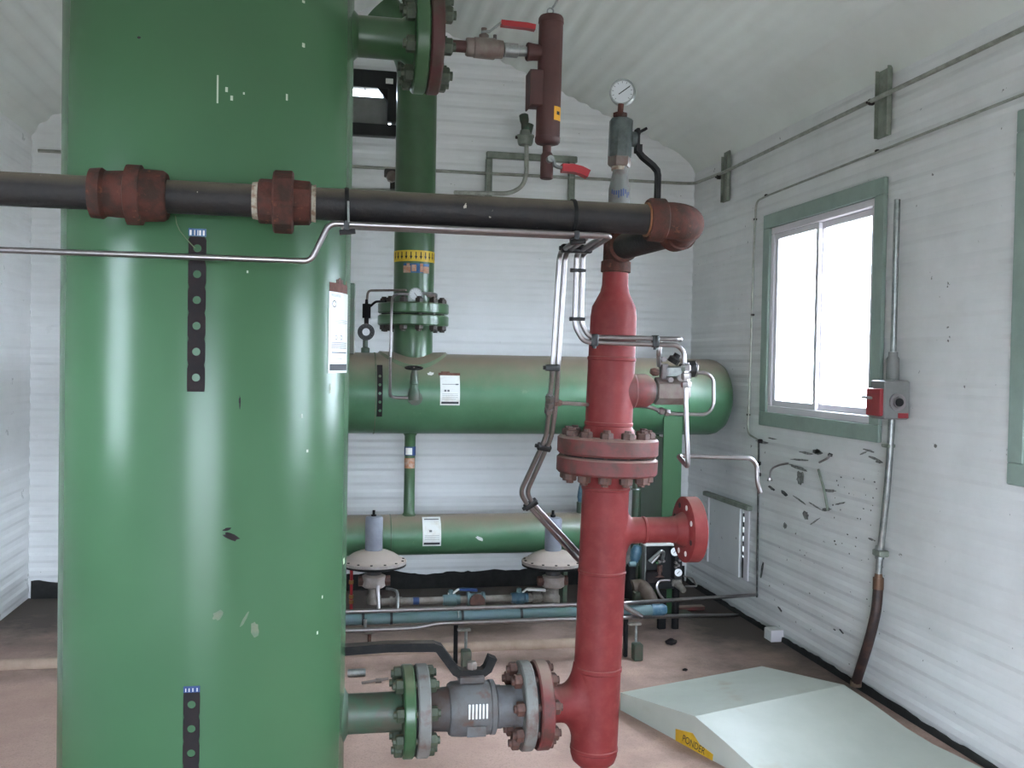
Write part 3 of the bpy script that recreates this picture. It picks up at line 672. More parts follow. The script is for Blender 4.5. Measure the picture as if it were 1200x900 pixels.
for i in range(8):
    t = PI/8+2*PI*i/8; MB().cyl(V(fx0-.0015, YC+math.cos(t)*29*bs, ZB+math.sin(t)*29*bs), V(fx0+.004, YC+math.cos(t)*29*bs, ZB+math.sin(t)*29*bs), 3.2*bs, 12).build('bolt_hole', 'decal' if i in (2, 3, 5, 6) else 'gasket', br)
# welded socket on the right of the upper barrel
ZS = P(760, 458, YC).z; c1 = CP(458); sx = lambda px: P(px, 458, YC).x
MB().lathe(V(c1.x, YC, ZS), X1, [(R*.5, 23*cs), (R*.95, 22.5*cs), (R*1.05, 20*cs), (sx(757)-c1.x, 19.5*cs), (sx(764)-c1.x, 15*cs), (sx(764)-c1.x, 0)], 32).build('branch_socket', 'red_rust', rc)
# rusty hex block valve with its small manifold, screwed into the socket
hv = T('block_valve', 'rust brown hexagonal block valve with small chromed manifold beside the red column', 'valve', V(sx(786), YC, ZS-15*cs))
MB().lathe(V(sx(761), YC, ZS), X1, [(0, 11*cs), (sx(768)-sx(761), 11*cs)], 20).build('nipple', 'steel_dull', hv)
MB().lathe(V(sx(767), YC, ZS), X1, [(0, 0), (0, 15*cs), (.003, 16.3*cs), (sx(803)-sx(767)-.003, 16.3*cs), (sx(803)-sx(767), 15*cs), (sx(806)-sx(767), 11*cs), (sx(806)-sx(767), 0)], 6, ph=PI/6).build('hex_body', 'valve_steel', hv)
q = lambda x, y, dy=0: P(x, y, YC+dy)
MB().bbox(q(778, 437), (9*cs, 9*cs, 22*cs)).build('manifold_stem', 'steel', hv)
MB().bbox(q(789, 436), (20*cs, 14*cs, 14*cs), b=.006).build('manifold_block', 'steel_dull', hv)
MB().lathe(q(788, 425), V(.5, -.3, 1), [(0, 0), (0, 7*cs), (6*cs, 7*cs), (8*cs, 4*cs), (12*cs, 4*cs), (12*cs, 0)], 8).build('bleed_screw', 'black_iron', hv)
MB().lathe(q(768, 436), V(-1, 0, .2), [(-4*cs, 0), (-4*cs, 4*cs), (2*cs, 5*cs), (6*cs, 3*cs), (6*cs, 0)], 8).build('bleed_cap', 'bolt_rust', hv)
MB().lathe(q(797, 432), X1, [(0, 0), (0, 6*cs), (5*cs, 6*cs), (5*cs, 9.5*cs), (17*cs, 10*cs), (18*cs, 9*cs), (18*cs, 0)], 20).build('black_cap', 'black', hv)
MB().ring(q(814.5, 432), X1, 9.8*cs, .0018).build('cap_rim', 'steel', hv)
for px, py in ((777, 421), (796, 443), (785, 445)): MB().lathe(q(px, py, -.03), V(0, -1, 0), [(0, 0), (0, 3.6*cs), (4*cs, 3.6*cs), (4*cs, 0)], 6).build('compression_nut', 'steel', hv)

# ================================================================== rusty tee, black pipe, unions
tp = CP(297); ts = mpp(tp)
tee = T('pipe_tee', 'rusty screwed pipe tee on top of the red column', 'pipe fitting', CP(320))
MB().lathe(CP(321), cax, [(0, 0), (0, 12*ts), (2*ts, 17.5*ts), (14*ts, 17.5*ts), (15*ts, 15.5*ts), (40*ts, 15.5*ts), (41*ts, 16.5*ts), (49*ts, 16.5*ts), (50*ts, 12*ts), (50*ts, 0)], 28).build('tee_body', 'rust', tee)
brc = P(722, 292, YC); brc = V(CP(292).x, YC, brc.z)
MB().lathe(brc, V(0, -1, 0), [(0, 15*ts), (.06, 15*ts), (.06, 17.5*ts), (.095, 17.5*ts), (.098, 14*ts)], 28).build('tee_branch', 'rust', tee)
MB().lathe(CP(324.5), cax, [(0, 11*ts), (0, 15*ts), (5*ts, 15*ts), (5*ts, 11*ts)], 28).build('thread_tape', 'brass_tape', tee)

# black pipe across the front
pz = P(500, 245, YP).z; ps = mpp(P(500, 245, YP)); PRr = 18.5*ps
PA = lambda px: V(P(px, 240, YP).x, YP, pz)
ex = brc.x                                           # elbow sits in front of the tee
bp = T('black_pipe', 'long black coated pipe running across the room in front of the green vessel', 'pipe', V((XL+ex)/2, YP, pz-PRr))
MB().cyl(V(XL+.02, YP, pz), PA(309), PRr, 32).build('left_pipe', 'black_pipe', bp)
MB().cyl(PA(362), V(ex-.02, YP, pz), PRr, 32).build('right_pipe', 'black_pipe', bp)
# left coupling with its two bands
x0 = PA(107).x; k = ps
b = MB().lathe(V(x0, YP, pz), X1, [(0, 0), (0, 27*k), (12*k, 28*k), (16*k, 25*k), (36*k, 26*k), (38*k, 33*k), (53*k, 33*k), (54*k, 29*k), (76*k, 28*k), (80*k, 25*k), (80*k, 0)], 32)
cp = b.build('coupling', 'rust', bp)
MB().lathe(PA(186.5), X1, [(0, PRr), (0, 22.5*k), (5*k, 21.5*k), (5*k, PRr)], 32).build('thread_tape', 'brass_tape', cp)
# screwed union: hex nut between two collars
un = MB().lathe(PA(303), X1, [(0, 0), (0, 24*k), (2*k, 25.5*k), (21*k, 25.5*k), (21*k, 0)], 8).build('union_collar', 'rust', bp)
MB().lathe(PA(320), X1, [(0, 0), (0, 33*k), (2*k, 35.5*k), (21*k, 35.5*k), (23*k, 33*k), (23*k, 0)], 8, ph=.12).build('union_nut', 'rust', un)
MB().lathe(PA(342), X1, [(0, 0), (0, 26*k), (20*k, 25*k), (22*k, 22*k), (22*k, 0)], 8, ph=.3).build('union_collar', 'rust', bp)
for px in (296, 364): MB().lathe(PA(px), X1, [(0, PRr), (0, 20.5*k), (6*k, 21.5*k), (6*k, PRr)], 24).build('thread_tape', 'brass_tape', bp)
# elbow turning back to the tee
er = .075
el = T('pipe_elbow', 'rusty screwed elbow at the right end of the black pipe', 'pipe fitting', V(ex+.05, YP, pz-.06))
zt = (pz+brc.z)/2
arc = [V(ex+er*.1+er*math.sin(t)*1.0, YP+er*(1-math.cos(t)), pz+(brc.z-pz)*.12*(t/(PI/2))) for t in [PI/2*i/10 for i in range(11)]]
# elbow body
b = MB().tube([V(ex-.035, YP, pz)]+arc+[arc[-1]+V(0, .05, -.012)], PRr*1.22, n=28); b.build('elbow_body', 'rust', el)
b = MB().lathe(V(ex-.07, YP, pz), X1, [(0, PRr), (0, 24.5*k), (3*k, 26.5*k), (20*k, 26.5*k), (23*k, 22*k)], 28); b.build('elbow_band', 'rust', el)
e1 = arc[-1]+V(0, .03, -.01); dd = (brc+V(0, -.09, 0)-e1)
b = MB().lathe(e1, dd, [(0, PRr), (0, 25*k), (18*k, 25*k), (21*k, 20*k)], 28); b.build('elbow_band', 'rust', el)
MB().cyl(e1, brc+V(0, -.07, 0), PRr*.98, 28).build('return_pipe', 'black_pipe', el)
MB().lathe(V(ex-.075, YP, pz), X1, [(0, PRr), (0, 21*k), (4*k, 21*k)], 28).build('thread_tape', mat('copper_thread', rgb(176, 120, 84), rgb(140, 90, 64), 40, rough=.5, metal=.4), el)

# ---- riser above the tee: nipple, isolation valve, gauge
gv = T('gauge_valve', 'zinc grey hexagonal isolation valve with black lever above the rusty tee', 'valve', CP(270))
axp = lambda x, y: P(x, y, YC)
MB().lathe(CP(272), cax, [(0, 12*ts), (50*ts, 12.5*ts), (55*ts, 11.5*ts), (72*ts, 8.5*ts), (78*ts, 8.2*ts)], 28).build('swage_nipple', 'flange_grey', gv)
b = MB()
for i in range(9):
    an = -1.0+.22*i; e = V(math.sin(an), -math.cos(an), 0); h = random.uniform(4, 9)*ts
    b.box(CP(228)+e*(12.3*ts)+V(0, 0, random.uniform(-2, 2)*ts), (1.5*ts, .002, h), (V(math.cos(an), math.sin(an), 0), e, Z1))
b.build('ink_marking', 'blue_dark', gv)
MB().lathe(axp(725.3, 200), cax, [(0, 7.5*ts), (0, 9*ts), (6*ts, 9*ts), (6*ts, 7.5*ts)], 24).build('thread_tape', 'brass_tape', gv)
MB().lathe(axp(725.5, 195.5), cax, [(0, 0), (0, 12.5*ts), (2*ts, 14*ts), (11*ts, 14*ts), (12*ts, 13*ts), (12*ts, 0)], 6, ph=.5).build('end_nut', 'valve_steel', gv)
MB().lathe(axp(726, 185), cax, [(0, 0), (0, 14*ts), (43*ts, 14*ts), (45*ts, 12.5*ts), (45*ts, 0)], 8, ph=.3).build('valve_body', 'needle_grey', gv)
MB().lathe(axp(739, 163), X1, [(0, 0), (0, 9*ts), (6*ts, 9*ts), (6*ts, 0)], 12).build('stem_boss', 'needle_grey', gv)
MB().bbox(axp(746.5, 165), (4*ts, 12*ts, 28*ts), b=.002).build('lever_plate', 'black_iron', gv)
MB().strap([axp(x, y) for x, y in ((747, 160), (749, 155), (757, 151))], 9*ts, 3*ts, Y1).build('lever_stop', 'black_iron', gv)
MB().strap([axp(x, y) for x, y in ((749, 170), (749, 179), (753, 184), (765, 194), (770, 200), (771, 206), (770, 240))], 10*ts, 5*ts, Y1).build('lever', 'black_iron', gv)
def gauge(name, label, c, r, d, depth, parent=None, needle=.9, case='black', dial='dial'):
    d = V(d).normalized(); c = V(c)
    g = T(name, label, 'gauge', c-V(0, 0, r)) if parent is None else parent
    cs_ = MB().lathe(c-d*depth, d, [(0, 0), (0, r*.92), (depth*.2, r), (depth*.9, r), (depth, r*.96), (depth, r*.86), (depth*.8, r*.85), (depth*.8, 0)], 36).build('gauge_case', case, g)
    e1, e2, a = frame(d); f = c-d*(depth*.16)
    MB().cyl(f-d*.001, f, r*.84, 32).build('dial', dial, g)
    nd = (e1*math.cos(needle)+e2*math.sin(needle)); s_ = nd.cross(d)
    MB().box(f+d*.002+nd*r*.18, (r*1.0, r*.07, .0015), (nd, s_, d)).build('needle', 'black', g)
    b = MB()
    for i in range(11):
        t = i*2*PI*.75/10+2.36; x = e1*math.cos(t)+e2*math.sin(t)
        b.box(f+d*.001+x*r*.72, (r*.14, r*.035, .001), (x, x.cross(d), d))
    b.build('dial_marks', 'print_', g)
    return g
gc = axp(729, 107)
gg = T('pressure_gauge', 'round steel cased pressure gauge with white dial at the top of the riser', 'gauge', axp(726.5, 141))
dv = (CAM-gc); dv.z = -.1; dv.x -= .35
gauge('x', 'x', gc, 15.3*ts, dv, .045, gg, -2.55, case='steel_dull')
MB().lathe(axp(726.8, 134), axp(727.6, 124)-axp(726.8, 134), [(0, 3.5*ts), (12*ts, 3.5*ts)], 8).build('gauge_stem', 'rust', gg)
MB().lathe(axp(726.5, 141), cax, [(0, 0), (0, 7*ts), (4*ts, 7*ts), (4*ts, 8.5*ts), (8*ts, 8.5*ts), (9*ts, 4*ts), (9*ts, 0)], 8).build('bushing', 'rust', gg)
# ================================================================== blind flange and drip pot at the top
bf = T('blind_flange', 'maroon rusty blind flange bolted to the upper green nozzle', 'flange', UA(508)-V(0, 0, 60*nu))
MB().disc(UA(508), X1, 60*nu, 15*nu, 48).build('blind_disc', 'maroon_rust', bf)
MB().disc(UA(500), X1, 47*nu, 2.4*nu, 40).build('gasket', 'gasket', bf)
zt_ = P(560, 56, YC).z; TA = lambda px, py=56: V(P(px, py, YC).x, YC, zt_)
MB().lathe(V(UA(515).x, YC, zt_), X1, [(0, 0), (0, 8*nu), (TA(525).x-UA(515).x, 8*nu), (TA(525).x-UA(515).x, 0)], 8).build('hex_bushing', 'bolt_rust', bf)
sv = T('small_ball_valve', 'weathered small ball valve with red lever grip beside the blind flange', 'valve', TA(570)-V(0, 0, 13*nu))
MB().cyl(TA(524), TA(548), 7*nu, 16).build('rust_nipple', 'maroon', sv)
w0 = TA(546).x
MB().lathe(TA(546), X1, [(0, 0), (0, 10*nu), (2*nu, 11*nu), (9*nu, 11*nu), (10*nu, 12*nu), (34*nu, 12.5*nu), (36*nu, 11*nu), (44*nu, 10.5*nu), (45*nu, 9*nu), (45*nu, 0)], 24).build('body', 'valve_steel', sv)
MB().lathe(TA(591), X1, [(0, 0), (0, 8.5*nu), (16*nu, 8.5*nu), (17*nu, 6.5*nu), (27*nu, 6*nu), (27*nu, 0)], 12).build('adapter', 'steel_dull', sv)
st_ = P(567, 42, YC)
MB().lathe(P(567, 46, YC), Z1, [(0, 0), (0, 6*nu), (5*nu, 6*nu), (5*nu, 3.5*nu), (13*nu, 3.5*nu), (13*nu, 0)], 10).build('stem', 'valve_steel', sv)
MB().cyl(P(580, 46, YC), P(580, 41, YC), 2.2*nu, 8).build('stop_pin', 'valve_dark', sv)
lv_ = [P(x, y, YC-.01) for x, y in ((564, 38), (574, 37), (580, 32), (586, 27.5), (592, 28))]
MB().strap(lv_, 7*nu, 2*nu, Y1).build('lever', 'steel_dull', sv)
MB().strap([P(x, y, YC-.01) for x, y in ((587, 27.5), (600, 29), (618, 31), (627, 33))], 9*nu, 6.5*nu, Y1).build('lever_grip', 'redgrip', sv)
# the maroon pot
dB, dT = P(641.5, 168, YC), P(646, 21, YC); dax = (dT-dB).normalized(); ds = mpp(dB); dl = (dT-dB).length
dp = T('drip_pot', 'maroon upright cylinder pot hung beside the small ball valve', 'cylinder', dB)
Rr = 14.7*ds
MB().lathe(dB, dax, [(-.006, 0), (-.006, Rr*.6), (-.002, Rr*.9), (.004, Rr*1.0), (.02, Rr*1.02), (.021, Rr*.97), (dl-.022, Rr*.97), (dl-.02, Rr*1.02), (dl-.004, Rr*1.0), (dl+.004, Rr*.9), (dl+.008, Rr*.5), (dl+.008, 0)], 32).build('pot_shell', 'maroon', dp)
pc = dB+dax*((P(645, 62, YC)-dB).dot(dax))
MB().lathe(V(P(617, 61, YC).x, YC, zt_), X1, [(0, 0), (0, 10*nu), (.004, 11*nu), (8*nu, 10*nu), (17*nu, 9.5*nu)], 20).build('side_socket', 'maroon', dp)
b = MB(); a0, a1 = P(619, 85, YC), P(633, 126, YC)
c_ = P(627, 105, YC); b.bbox(c_+V(0, .0, 0), (15*ds, .07, 41*ds), b=.003); b.build('side_bracket', 'maroon', dp)
MB().bbox(P(619.5, 106, YC), (2*ds, .085, 42*ds), b=.001).build('bracket_plate', 'maroon_rust', dp)
DC = Cyl(dB, dax, (0, -1, 0), Rr*.97)
aL, t1 = DC.at(649.5, 124); aR, _ = DC.at(656.5, 125); _, t0 = DC.at(653, 141)
DC.patch(MB(), aL, aR, t0, t1, .002, 6).build('orange_tag', 'orange', dp)
DC.patch(MB(), aL+.3*(aR-aL), aL+.7*(aR-aL), t0+.4*(t1-t0), t0+.65*(t1-t0), .0026, 3).build('tag_print', 'black', dp)
eye = dB+dax*(dl+.012)
MB().ring(eye+V(-.004, 0, .012), V(.3, 1, 0), .011, .003, 20, 6).build('lifting_eye', 'steel_dull', dp)
MB().tube([eye+V(0, 0, .02), P(650, 6, YC), P(655, -4, YC), P(668, -60, YC)], .004, .01, 8).build('hanger_wire', 'steel_dull', dp)
# drain valve under the pot
dv_ = T('drain_valve', 'maroon drain valve with red tipped lever under the maroon pot', 'valve', P(640.5, 210, YC))
MB().cyl(P(641, 171, YC), P(640.7, 184, YC), 5*ds, 14).build('nipple', 'maroon', dv_)
MB().lathe(P(640.3, 209, YC), dax, [(-.003, 0), (-.003, 6.5*ds), (0, 7.6*ds), (26*ds, 7.6*ds), (30*ds, 5.5*ds), (32*ds, 0)], 20).build('body', 'maroon', dv_)
MB().lathe(P(642, 189, YC), V(0, -1, 0), [(0, 0), (0, 4*ds), (.05, 4*ds), (.05, 0)], 10).build('stem', 'steel_dull', dv_)
y_ = YC-.045
MB().strap([P(x, y, y_) for x, y in ((641, 186), (645, 185), (649, 189), (650, 194), (654, 196), (660, 197))], 8*ds, 2.5*ds, Y1).build('lever', 'steel_dull', dv_)
MB().strap([P(x, y, y_) for x, y in ((658, 197), (672, 198), (680, 200), (689, 204.5))], 12*ds, 9*ds, Y1).build('lever_grip', 'redgrip', dv_)

# ================================================================== bright steel tubing
def clamp(b_, p, d, w, h, l): return b_
tz = m1(1, YP)
# four tubes run nested under the black pipe, turn back one behind another and drop; the front one runs on to the far left
TRr = 3.5*tz; ra = 3.3*tz
yf = YP-PRr-.008
zrun = P(560, 269.5, yf).z
Yv = 3.17; Yc = Yv
legs = dict(a=655.5, b=662.5, c=675.5, d=683)
lx = {k: P(v, 305, Yv).x for k, v in legs.items()}
zL = P(250, 302, yf).z
st_ = lambda k, off: [V(P(400, 268, yf).x, yf+off, zrun), V(lx[k], yf+off, zrun), V(lx[k], Yv, zrun-.02)]
deep = lambda y: Yv+max(0, (y-432)/225)*.42
D0 = [V(XL+.06, yf, zL), V(P(364, 304, yf).x, yf, zL), V(P(386, 262, yf).x, yf, zrun), V(lx['d'], yf, zrun), V(lx['d'], Yv, zrun-.02)]
A = st_('a', .054)+[P(x, y, deep(y)) for x, y in ((647.5, 432), (644.5, 474), (640, 512), (609.5, 577), (617, 590), (676, 655), (690, 668))]
MB().tube(A, ra, .035, 12).build('steel_tube', 'steel', None, None, 'leftmost bright steel tube dropping left of the red column and kinking behind it', 'tube')
Bp = st_('b', .036)+[P(x, y, deep(y)) for x, y in ((654, 432), (651.5, 474), (646.5, 512), (617, 577), (624.5, 590), (681, 651), (695, 664))]
MB().tube(Bp, ra, .035, 12).build('steel_tube', 'steel', None, None, 'second bright steel tube from the left, kinking behind the red column', 'tube')
Cp = st_('c', .018)+[P(x, y, Yc) for x, y in ((673.5, 383), (684, 400.5), (794, 404.5), (801.5, 412), (803, 440), (804.5, 500), (806.5, 548))]+[P(794, 534, Yc+.10), P(880, 537, Yc+.10), P(887, 545, Yc+.10), P(887.5, 566, Yc+.10), P(891, 577, Yc+.10)]
MB().tube(Cp, ra, .022, 12).build('steel_tube', 'steel', None, None, 'bright steel tube crossing low in front of the red column, then down past the valve', 'tube')
Dp = D0+[P(x, y, Yc) for x, y in ((681, 378), (690, 395), (797, 397.5))]+[P(797, 398.5, Yc+.12)]
MB().tube(Dp, ra, .022, 12).build('steel_tube', 'steel', None, None, 'long bright steel tube passing the green vessel and crossing the red column, open ended', 'tube')
MB().tube([P(773, 400, Yc+.02), P(772, 415, Yc+.02), P(772, 428, YC)], ra, .02, 10).build('steel_tube', 'steel', None, None, 'short bright steel tube dropping into the block valve manifold', 'tube')
lp = [P(x, y, YC) for x, y in ((803, 437), (828, 436.5), (836, 444), (836.5, 476), (828, 486), (790, 485), (776, 484), (766, 478), (752, 476))]
MB().tube(lp+[P(738, 474, YC+.05)], 2.6*tz, .03, 12).build('steel_tube', 'steel', None, None, 'bright steel tube bent in a loop right of the block valve', 'tube')
def fitting(parent, p, d, k, n=3, name='compression_nut', m_='steel'):
    for i in range(n):
        MB().lathe(V(p)+V(d).normalized()*(i*9*k), d, [(0, 0), (0, 5.2*k), (1*k, 5.6*k), (6*k, 5.6*k), (7*k, 4*k), (9*k, 4*k), (9*k, 0)], 6, ph=i*.3).build(name, m_, parent)
ft = T('tube_union', 'chromed tube union on the steel tube right of the block valve', 'tube fitting', P(804, 452, Yc)); fitting(ft, P(804.3, 454, Yc), P(803.6, 425, Yc)-P(804.3, 454, Yc), cs, 3)
ft = T('tube_union', 'chromed tube union low on the pair of steel tubes left of the red column', 'tube fitting', P(643, 486, Yv)); fitting(ft, P(643, 484, deep(484)-.006), P(645, 456, deep(456)-.006)-P(643, 484, deep(484)-.006), cs*.9, 3)
ft = T('tube_tee', 'chromed tube tee on the looped steel tube below the block valve', 'tube fitting', P(775, 484, YC)); fitting(ft, P(784, 484, YC), P(760, 478, YC)-P(784, 484, YC), cs*.8, 2)
sn = T('sensing_line', 'thin brown sensing line joining the tube pair to the red column', 'tube', P(655, 472, Yv))
MB().tube([P(654, 472, deep(472)), P(692, 474.5, YC)], 2.2*cs, n=8).build('line', 'valve_steel', sn)
MB().lathe(P(650, 472, deep(472)), X1, [(0, 0), (0, 4*cs), (6*cs, 4*cs), (8*cs, 2.5*cs), (8*cs, 0)], 6).build('end_nut', 'bolt_rust', sn)
# black tube clamps, each a split block with a bolt
def tclamp(label, p, d, across, w, l=.022, t=.022):
    d = V(d).normalized(); ac = V(across); ac = (ac-d*ac.dot(d)).normalized(); nn = d.cross(ac)
    o = T('tube_clamp', label, 'clamp', V(p)-V(0, 0, .012), 'black tube clamps')
    for s_ in (-1, 1): MB().bbox(V(p)+nn*(s_*t*.27), (l, w, t*.5), (d, ac, nn), b=.003).build('clamp_half', 'black', o)
    MB().cyl(V(p)-ac*(w*.5+.008), V(p)-ac*(w*.5-.006), .007, 8).build('clamp_bolt', 'black', o)
    return o
vz = Z1
tclamp('black clamp on the tube pair level with the big horizontal vessel top', P(647.5, 431, Yv), vz, X1, 15*cs)
tclamp('black clamp at the upper bend of the kinked tube pair', P(637.5, 524, deep(524)), P(640, 512, deep(512))-P(612, 577, deep(577)), X1, 16*cs)
tclamp('black clamp at the lower bend of the kinked tube pair', P(622, 591, deep(591)), P(622, 590, deep(590))-P(676, 653, deep(653)), X1, 17*cs)
tclamp('upper small clamp on the short tube pair under the black pipe', P(678.5, 317, Yc), vz, X1, 14*cs, .012)
tclamp('lower small clamp on the short tube pair under the black pipe', P(677.5, 374, Yc), vz, X1, 14*cs, .012)
tclamp('black clamp on the crossing tubes at the left edge of the red column', P(696.5, 398.5, Yc), X1, Z1, 13*cs, .024)
tclamp('black clamp on the crossing tubes right of the red column', P(768, 400, Yc), X1, Z1, 13*cs, .024)
tclamp('dark clamp bundling the four tubes beneath the right part of the black pipe', V((lx['a']+lx['d'])/2, Yv-.07, zrun-.012), Y1, X1, lx['d']-lx['a']+.02, .03, .026)
# pipe straps holding the tubes to the black pipe
for px, lb in ((406, 'steel strap with black bolt round the black pipe above the vessel edge'), (671, 'steel strap with black bolt round the black pipe near the tube bundle')):
    o = T('pipe_strap', lb, 'clamp', PA(px)-V(0, 0, PRr+.03), 'pipe straps')
    MB().lathe(PA(px)-X1*.006, X1, [(0, PRr+.001), (0, PRr+.004), (.012, PRr+.004), (.012, PRr+.001)], 32).build('band', 'black_iron', o)
    MB().bbox(V(PA(px).x, yf+.022, zrun-.004), (.016, .07, .03), b=.003).build('lug', 'black', o)
    MB().cyl(V(PA(px).x-.02, yf-.008, zrun-.026), V(PA(px).x+.025, yf-.008, zrun-.02), .008, 8).build('strap_bolt', 'black', o)
MB().tube([P(408, 236, YP-PRr-.006), P(408.5, 262, yf-.012)], .0035, n=8).build('saddle_wire', 'steel_dull', o)

# ================================================================== back row : big horizontal vessel
hs = m1(1, YB); HR = 46*hs
hz = P(560, 462, YB).z; xe = P(857, 470, YB).x
if xe > XW-.03: xe = XW-.03
hv_ = T('horizontal_vessel', 'large horizontal dusty green vessel along the back wall', 'vessel', ((P(200, 460, YB).x+xe)/2, YB, hz-HR))
xl = P(200, 460, YB).x; L = xe-xl
prof = [(0, 0), (.01, HR*.4), (.04, HR*.75), (.09, HR*.95), (.13, HR), (L-.13, HR), (L-.09, HR*.965), (L-.05, HR*.86), (L-.02, HR*.66), (L-.005, HR*.35), (L, 0)]
MB().lathe(V(xl, YB, hz), X1, prof, 64).build('vessel_shell', 'green_dusty', hv_)
HC = Cyl((0, YB, hz), X1, (0, -1, 0), HR)
def seam(px): MB().lathe(V(P(px, 460, YB-HR).x, YB, hz), X1, [(-.004, HR*.99), (-.003, HR+.003), (.003, HR+.003), (.004, HR*.99)], 64).build('weld_seam', 'bare', hv_)
seam(440.5); 
def hpaper(C, parent, xl, xr, yt, yb, rows_, rust):
    # labels on a horizontal cylinder: angle runs up the shell, length runs along X
    a1_, t0_ = C.at(xl, yt); a0_, t1_ = C.at(xr, yb); t0_ = C.at(xl, (yt+yb)/2)[1]; t1_ = C.at(xr, (yt+yb)/2)[1]
    sh_ = C.patch(MB(), a1_, a0_, t0_, t1_, .0015, 10).build('warning_label', 'decal', parent, label='white printed label with rusty top edge')
    fa = lambda v: a1_+(a0_-a1_)*v
    ft_ = lambda u: t0_+(t1_-t0_)*u
    b_ = MB()
    for u0_, u1_, v0, v1 in rows_: C.patch(b_, fa(v0), fa(v1), ft_(u0_), ft_(u1_), .0022, 3)
    b_.build('print', 'print_', sh_, kind='stuff')
    C.patch(MB(), fa(.88), fa(.95), ft_(.06), ft_(.94), .0022, 3).build('print_bar', 'print_dark', sh_)
    if rust:
        b_ = MB(); C.patch(b_, a1_, a1_+(a1_-a0_)*.1, ft_(-.08), ft_(1.03), .0012, 3); C.patch(b_, a1_+(a1_-a0_)*.09, a1_+(a1_-a0_)*.15, ft_(.05), ft_(.5), .0012, 3)
        b_.build('rust_patch', 'rustpatch', sh_)
hpaper(HC, hv_, 516, 539, 440, 475, [(.1, .8, .3, .315), (.78, .93, .29, .33), (.2, .31, .49, .55), (.36, .47, .49, .55), (.1, .9, .62, .63), (.1, .9, .67, .68), (.1, .9, .73, .74), (.1, .8, .79, .8)], True)
# dark perforated strip
a1_, _ = HC.at(444.5, 428); a0_, _ = HC.at(444.5, 488); t0_ = HC.at(442, 460)[1]; t1_ = HC.at(448.5, 460)[1]
hst = HC.patch(MB(), a1_, a0_, t0_, t1_, .003, 14).build('level_strip', 'strip', hv_)
for i in range(5):
    a_, t_ = HC.at(445.2, 441+10*i); e = HC.pt(a_, t_, 0); n_ = (e-V(e.x, YB, hz)).normalized()
    MB().cyl(e+n_*.0025, e+n_*.0045, 1.6*hs, 10).build('strip_hole', 'green_dusty', hst)
b = MB(); blob(b, HC, 505, 438, 2.5, 4); b.build('bare_patch', 'white', hv_, ang=180)
# neck up to the flange with its saddle pad
gx = P(484, 395, YB).x
pd = MB(); k0 = len(pd.v); N = 40
for i in range(N):
    t = 2*PI*i/N
    for rr, o in ((22*hs, .008), (38*hs, .012), (40*hs, .0)):
        x, y = rr*math.cos(t), rr*.92*math.sin(t); rad = HR+o; y = max(-rad*.98, min(rad*.98, y))
        pd.v.append(V(gx+x, YB+y, hz+math.sqrt(max(rad*rad-y*y, 0))))
for i in range(N):
    j = (i+1) % N
    for q_ in range(2): pd.f.append((k0+i*3+q_, k0+j*3+q_, k0+j*3+q_+1, k0+i*3+q_+1))
pd.build('saddle_pad', 'green_dusty', hv_)
zf = P(484, 376, YB).z
nk = MB().lathe(V(gx, YB, hz+HR*.75), Z1, [(0, 24*hs), (.05, 22.5*hs), (zf-hz-HR*.75-12*hs, 22.5*hs), (zf-hz-HR*.75-6*hs, 25*hs)], 40).build('vessel_neck', 'green_pipe', hv_)
MB().disc(V(gx, YB, zf), Z1, 40.5*hs, 12*hs, 56).build('neck_flange', 'green_pipe', nk)
# support post under the right end
p0, p1 = P(778, 488, YB-.22), P(800, 488, YB-.22)
sp = T('vessel_support', 'green box post under the right end of the large horizontal vessel', 'support', ((p0.x+p1.x)/2, YB, 0))
MB().bbox(((p0.x+p1.x)/2, YB-.215, p0.z/2), (p1.x-p0.x, .012, p0.z)).build('front_plate', 'green', sp)
ztop_ = hz-HR-.004
MB().bbox((p0.x+.008, YB, ztop_/2), (.014, .41, ztop_)).build('web_plate', 'green_pipe', sp)
MB().bbox(((p0.x+p1.x)/2, YB+.215, ztop_/2), (p1.x-p0.x, .012, ztop_)).build('back_plate', 'green', sp)
MB().bbox(((p0.x+p1.x)/2, YB, .008), (.3, .5, .016)).build('base_plate', 'green_old', sp)

# ---- vertical green pipe above it
gp = T('green_riser', 'green vertical riser pipe with yellow arrow band above the large horizontal vessel', 'pipe', V(gx, YB, P(484, 362, YB).z-6*hs))
zu = P(484, 362, YB).z; zt2 = P(488, 90, YB).z; gx2 = gx
bend = .35
pts = [V(gx2, YB, zu)]+[V(gx2, YB, zt2)]+[V(gx2-bend*(1-math.cos(t)), YB, zt2+bend*math.sin(t)) for t in [PI/4*i/8 for i in range(1, 9)]]
pts.append(pts[-1]+(pts[-1]-pts[-2]).normalized()*.2)
MB().tube(pts, 23*hs, n=40).build('pipe_run', 'green_pipe', gp)
MB().disc(V(gx, YB, zu), Z1, 40.5*hs, 12*hs, 56).build('riser_flange', 'green_pipe', gp)
MB().disc(V(gx, YB, (zu+zf)/2), Z1, 32*hs, zu-zf-12*hs, 40, b=0).build('gasket', 'gasket', gp)
bolts(gp, V(gx, YB, (zu+zf)/2), Z1, 34*hs, 12, 5.2*hs, (zu-zf)+12*hs, 'bolt_dark', .1)
GC = Cyl((gx, YB, 0), Z1, (0, -1, 0), 23*hs)
aL, t1 = GC.at(463, 292); aR, t0 = GC.at(507, 305.5)
band = GC.patch(MB(), -1.5, 1.5, GC.at(485, 306)[1], GC.at(485, 293)[1], .002, 24).build('arrow_band', 'yellow', gp, label='yellow band of black arrows')
tb, tt = GC.at(485, 306)[1], GC.at(485, 293)[1]
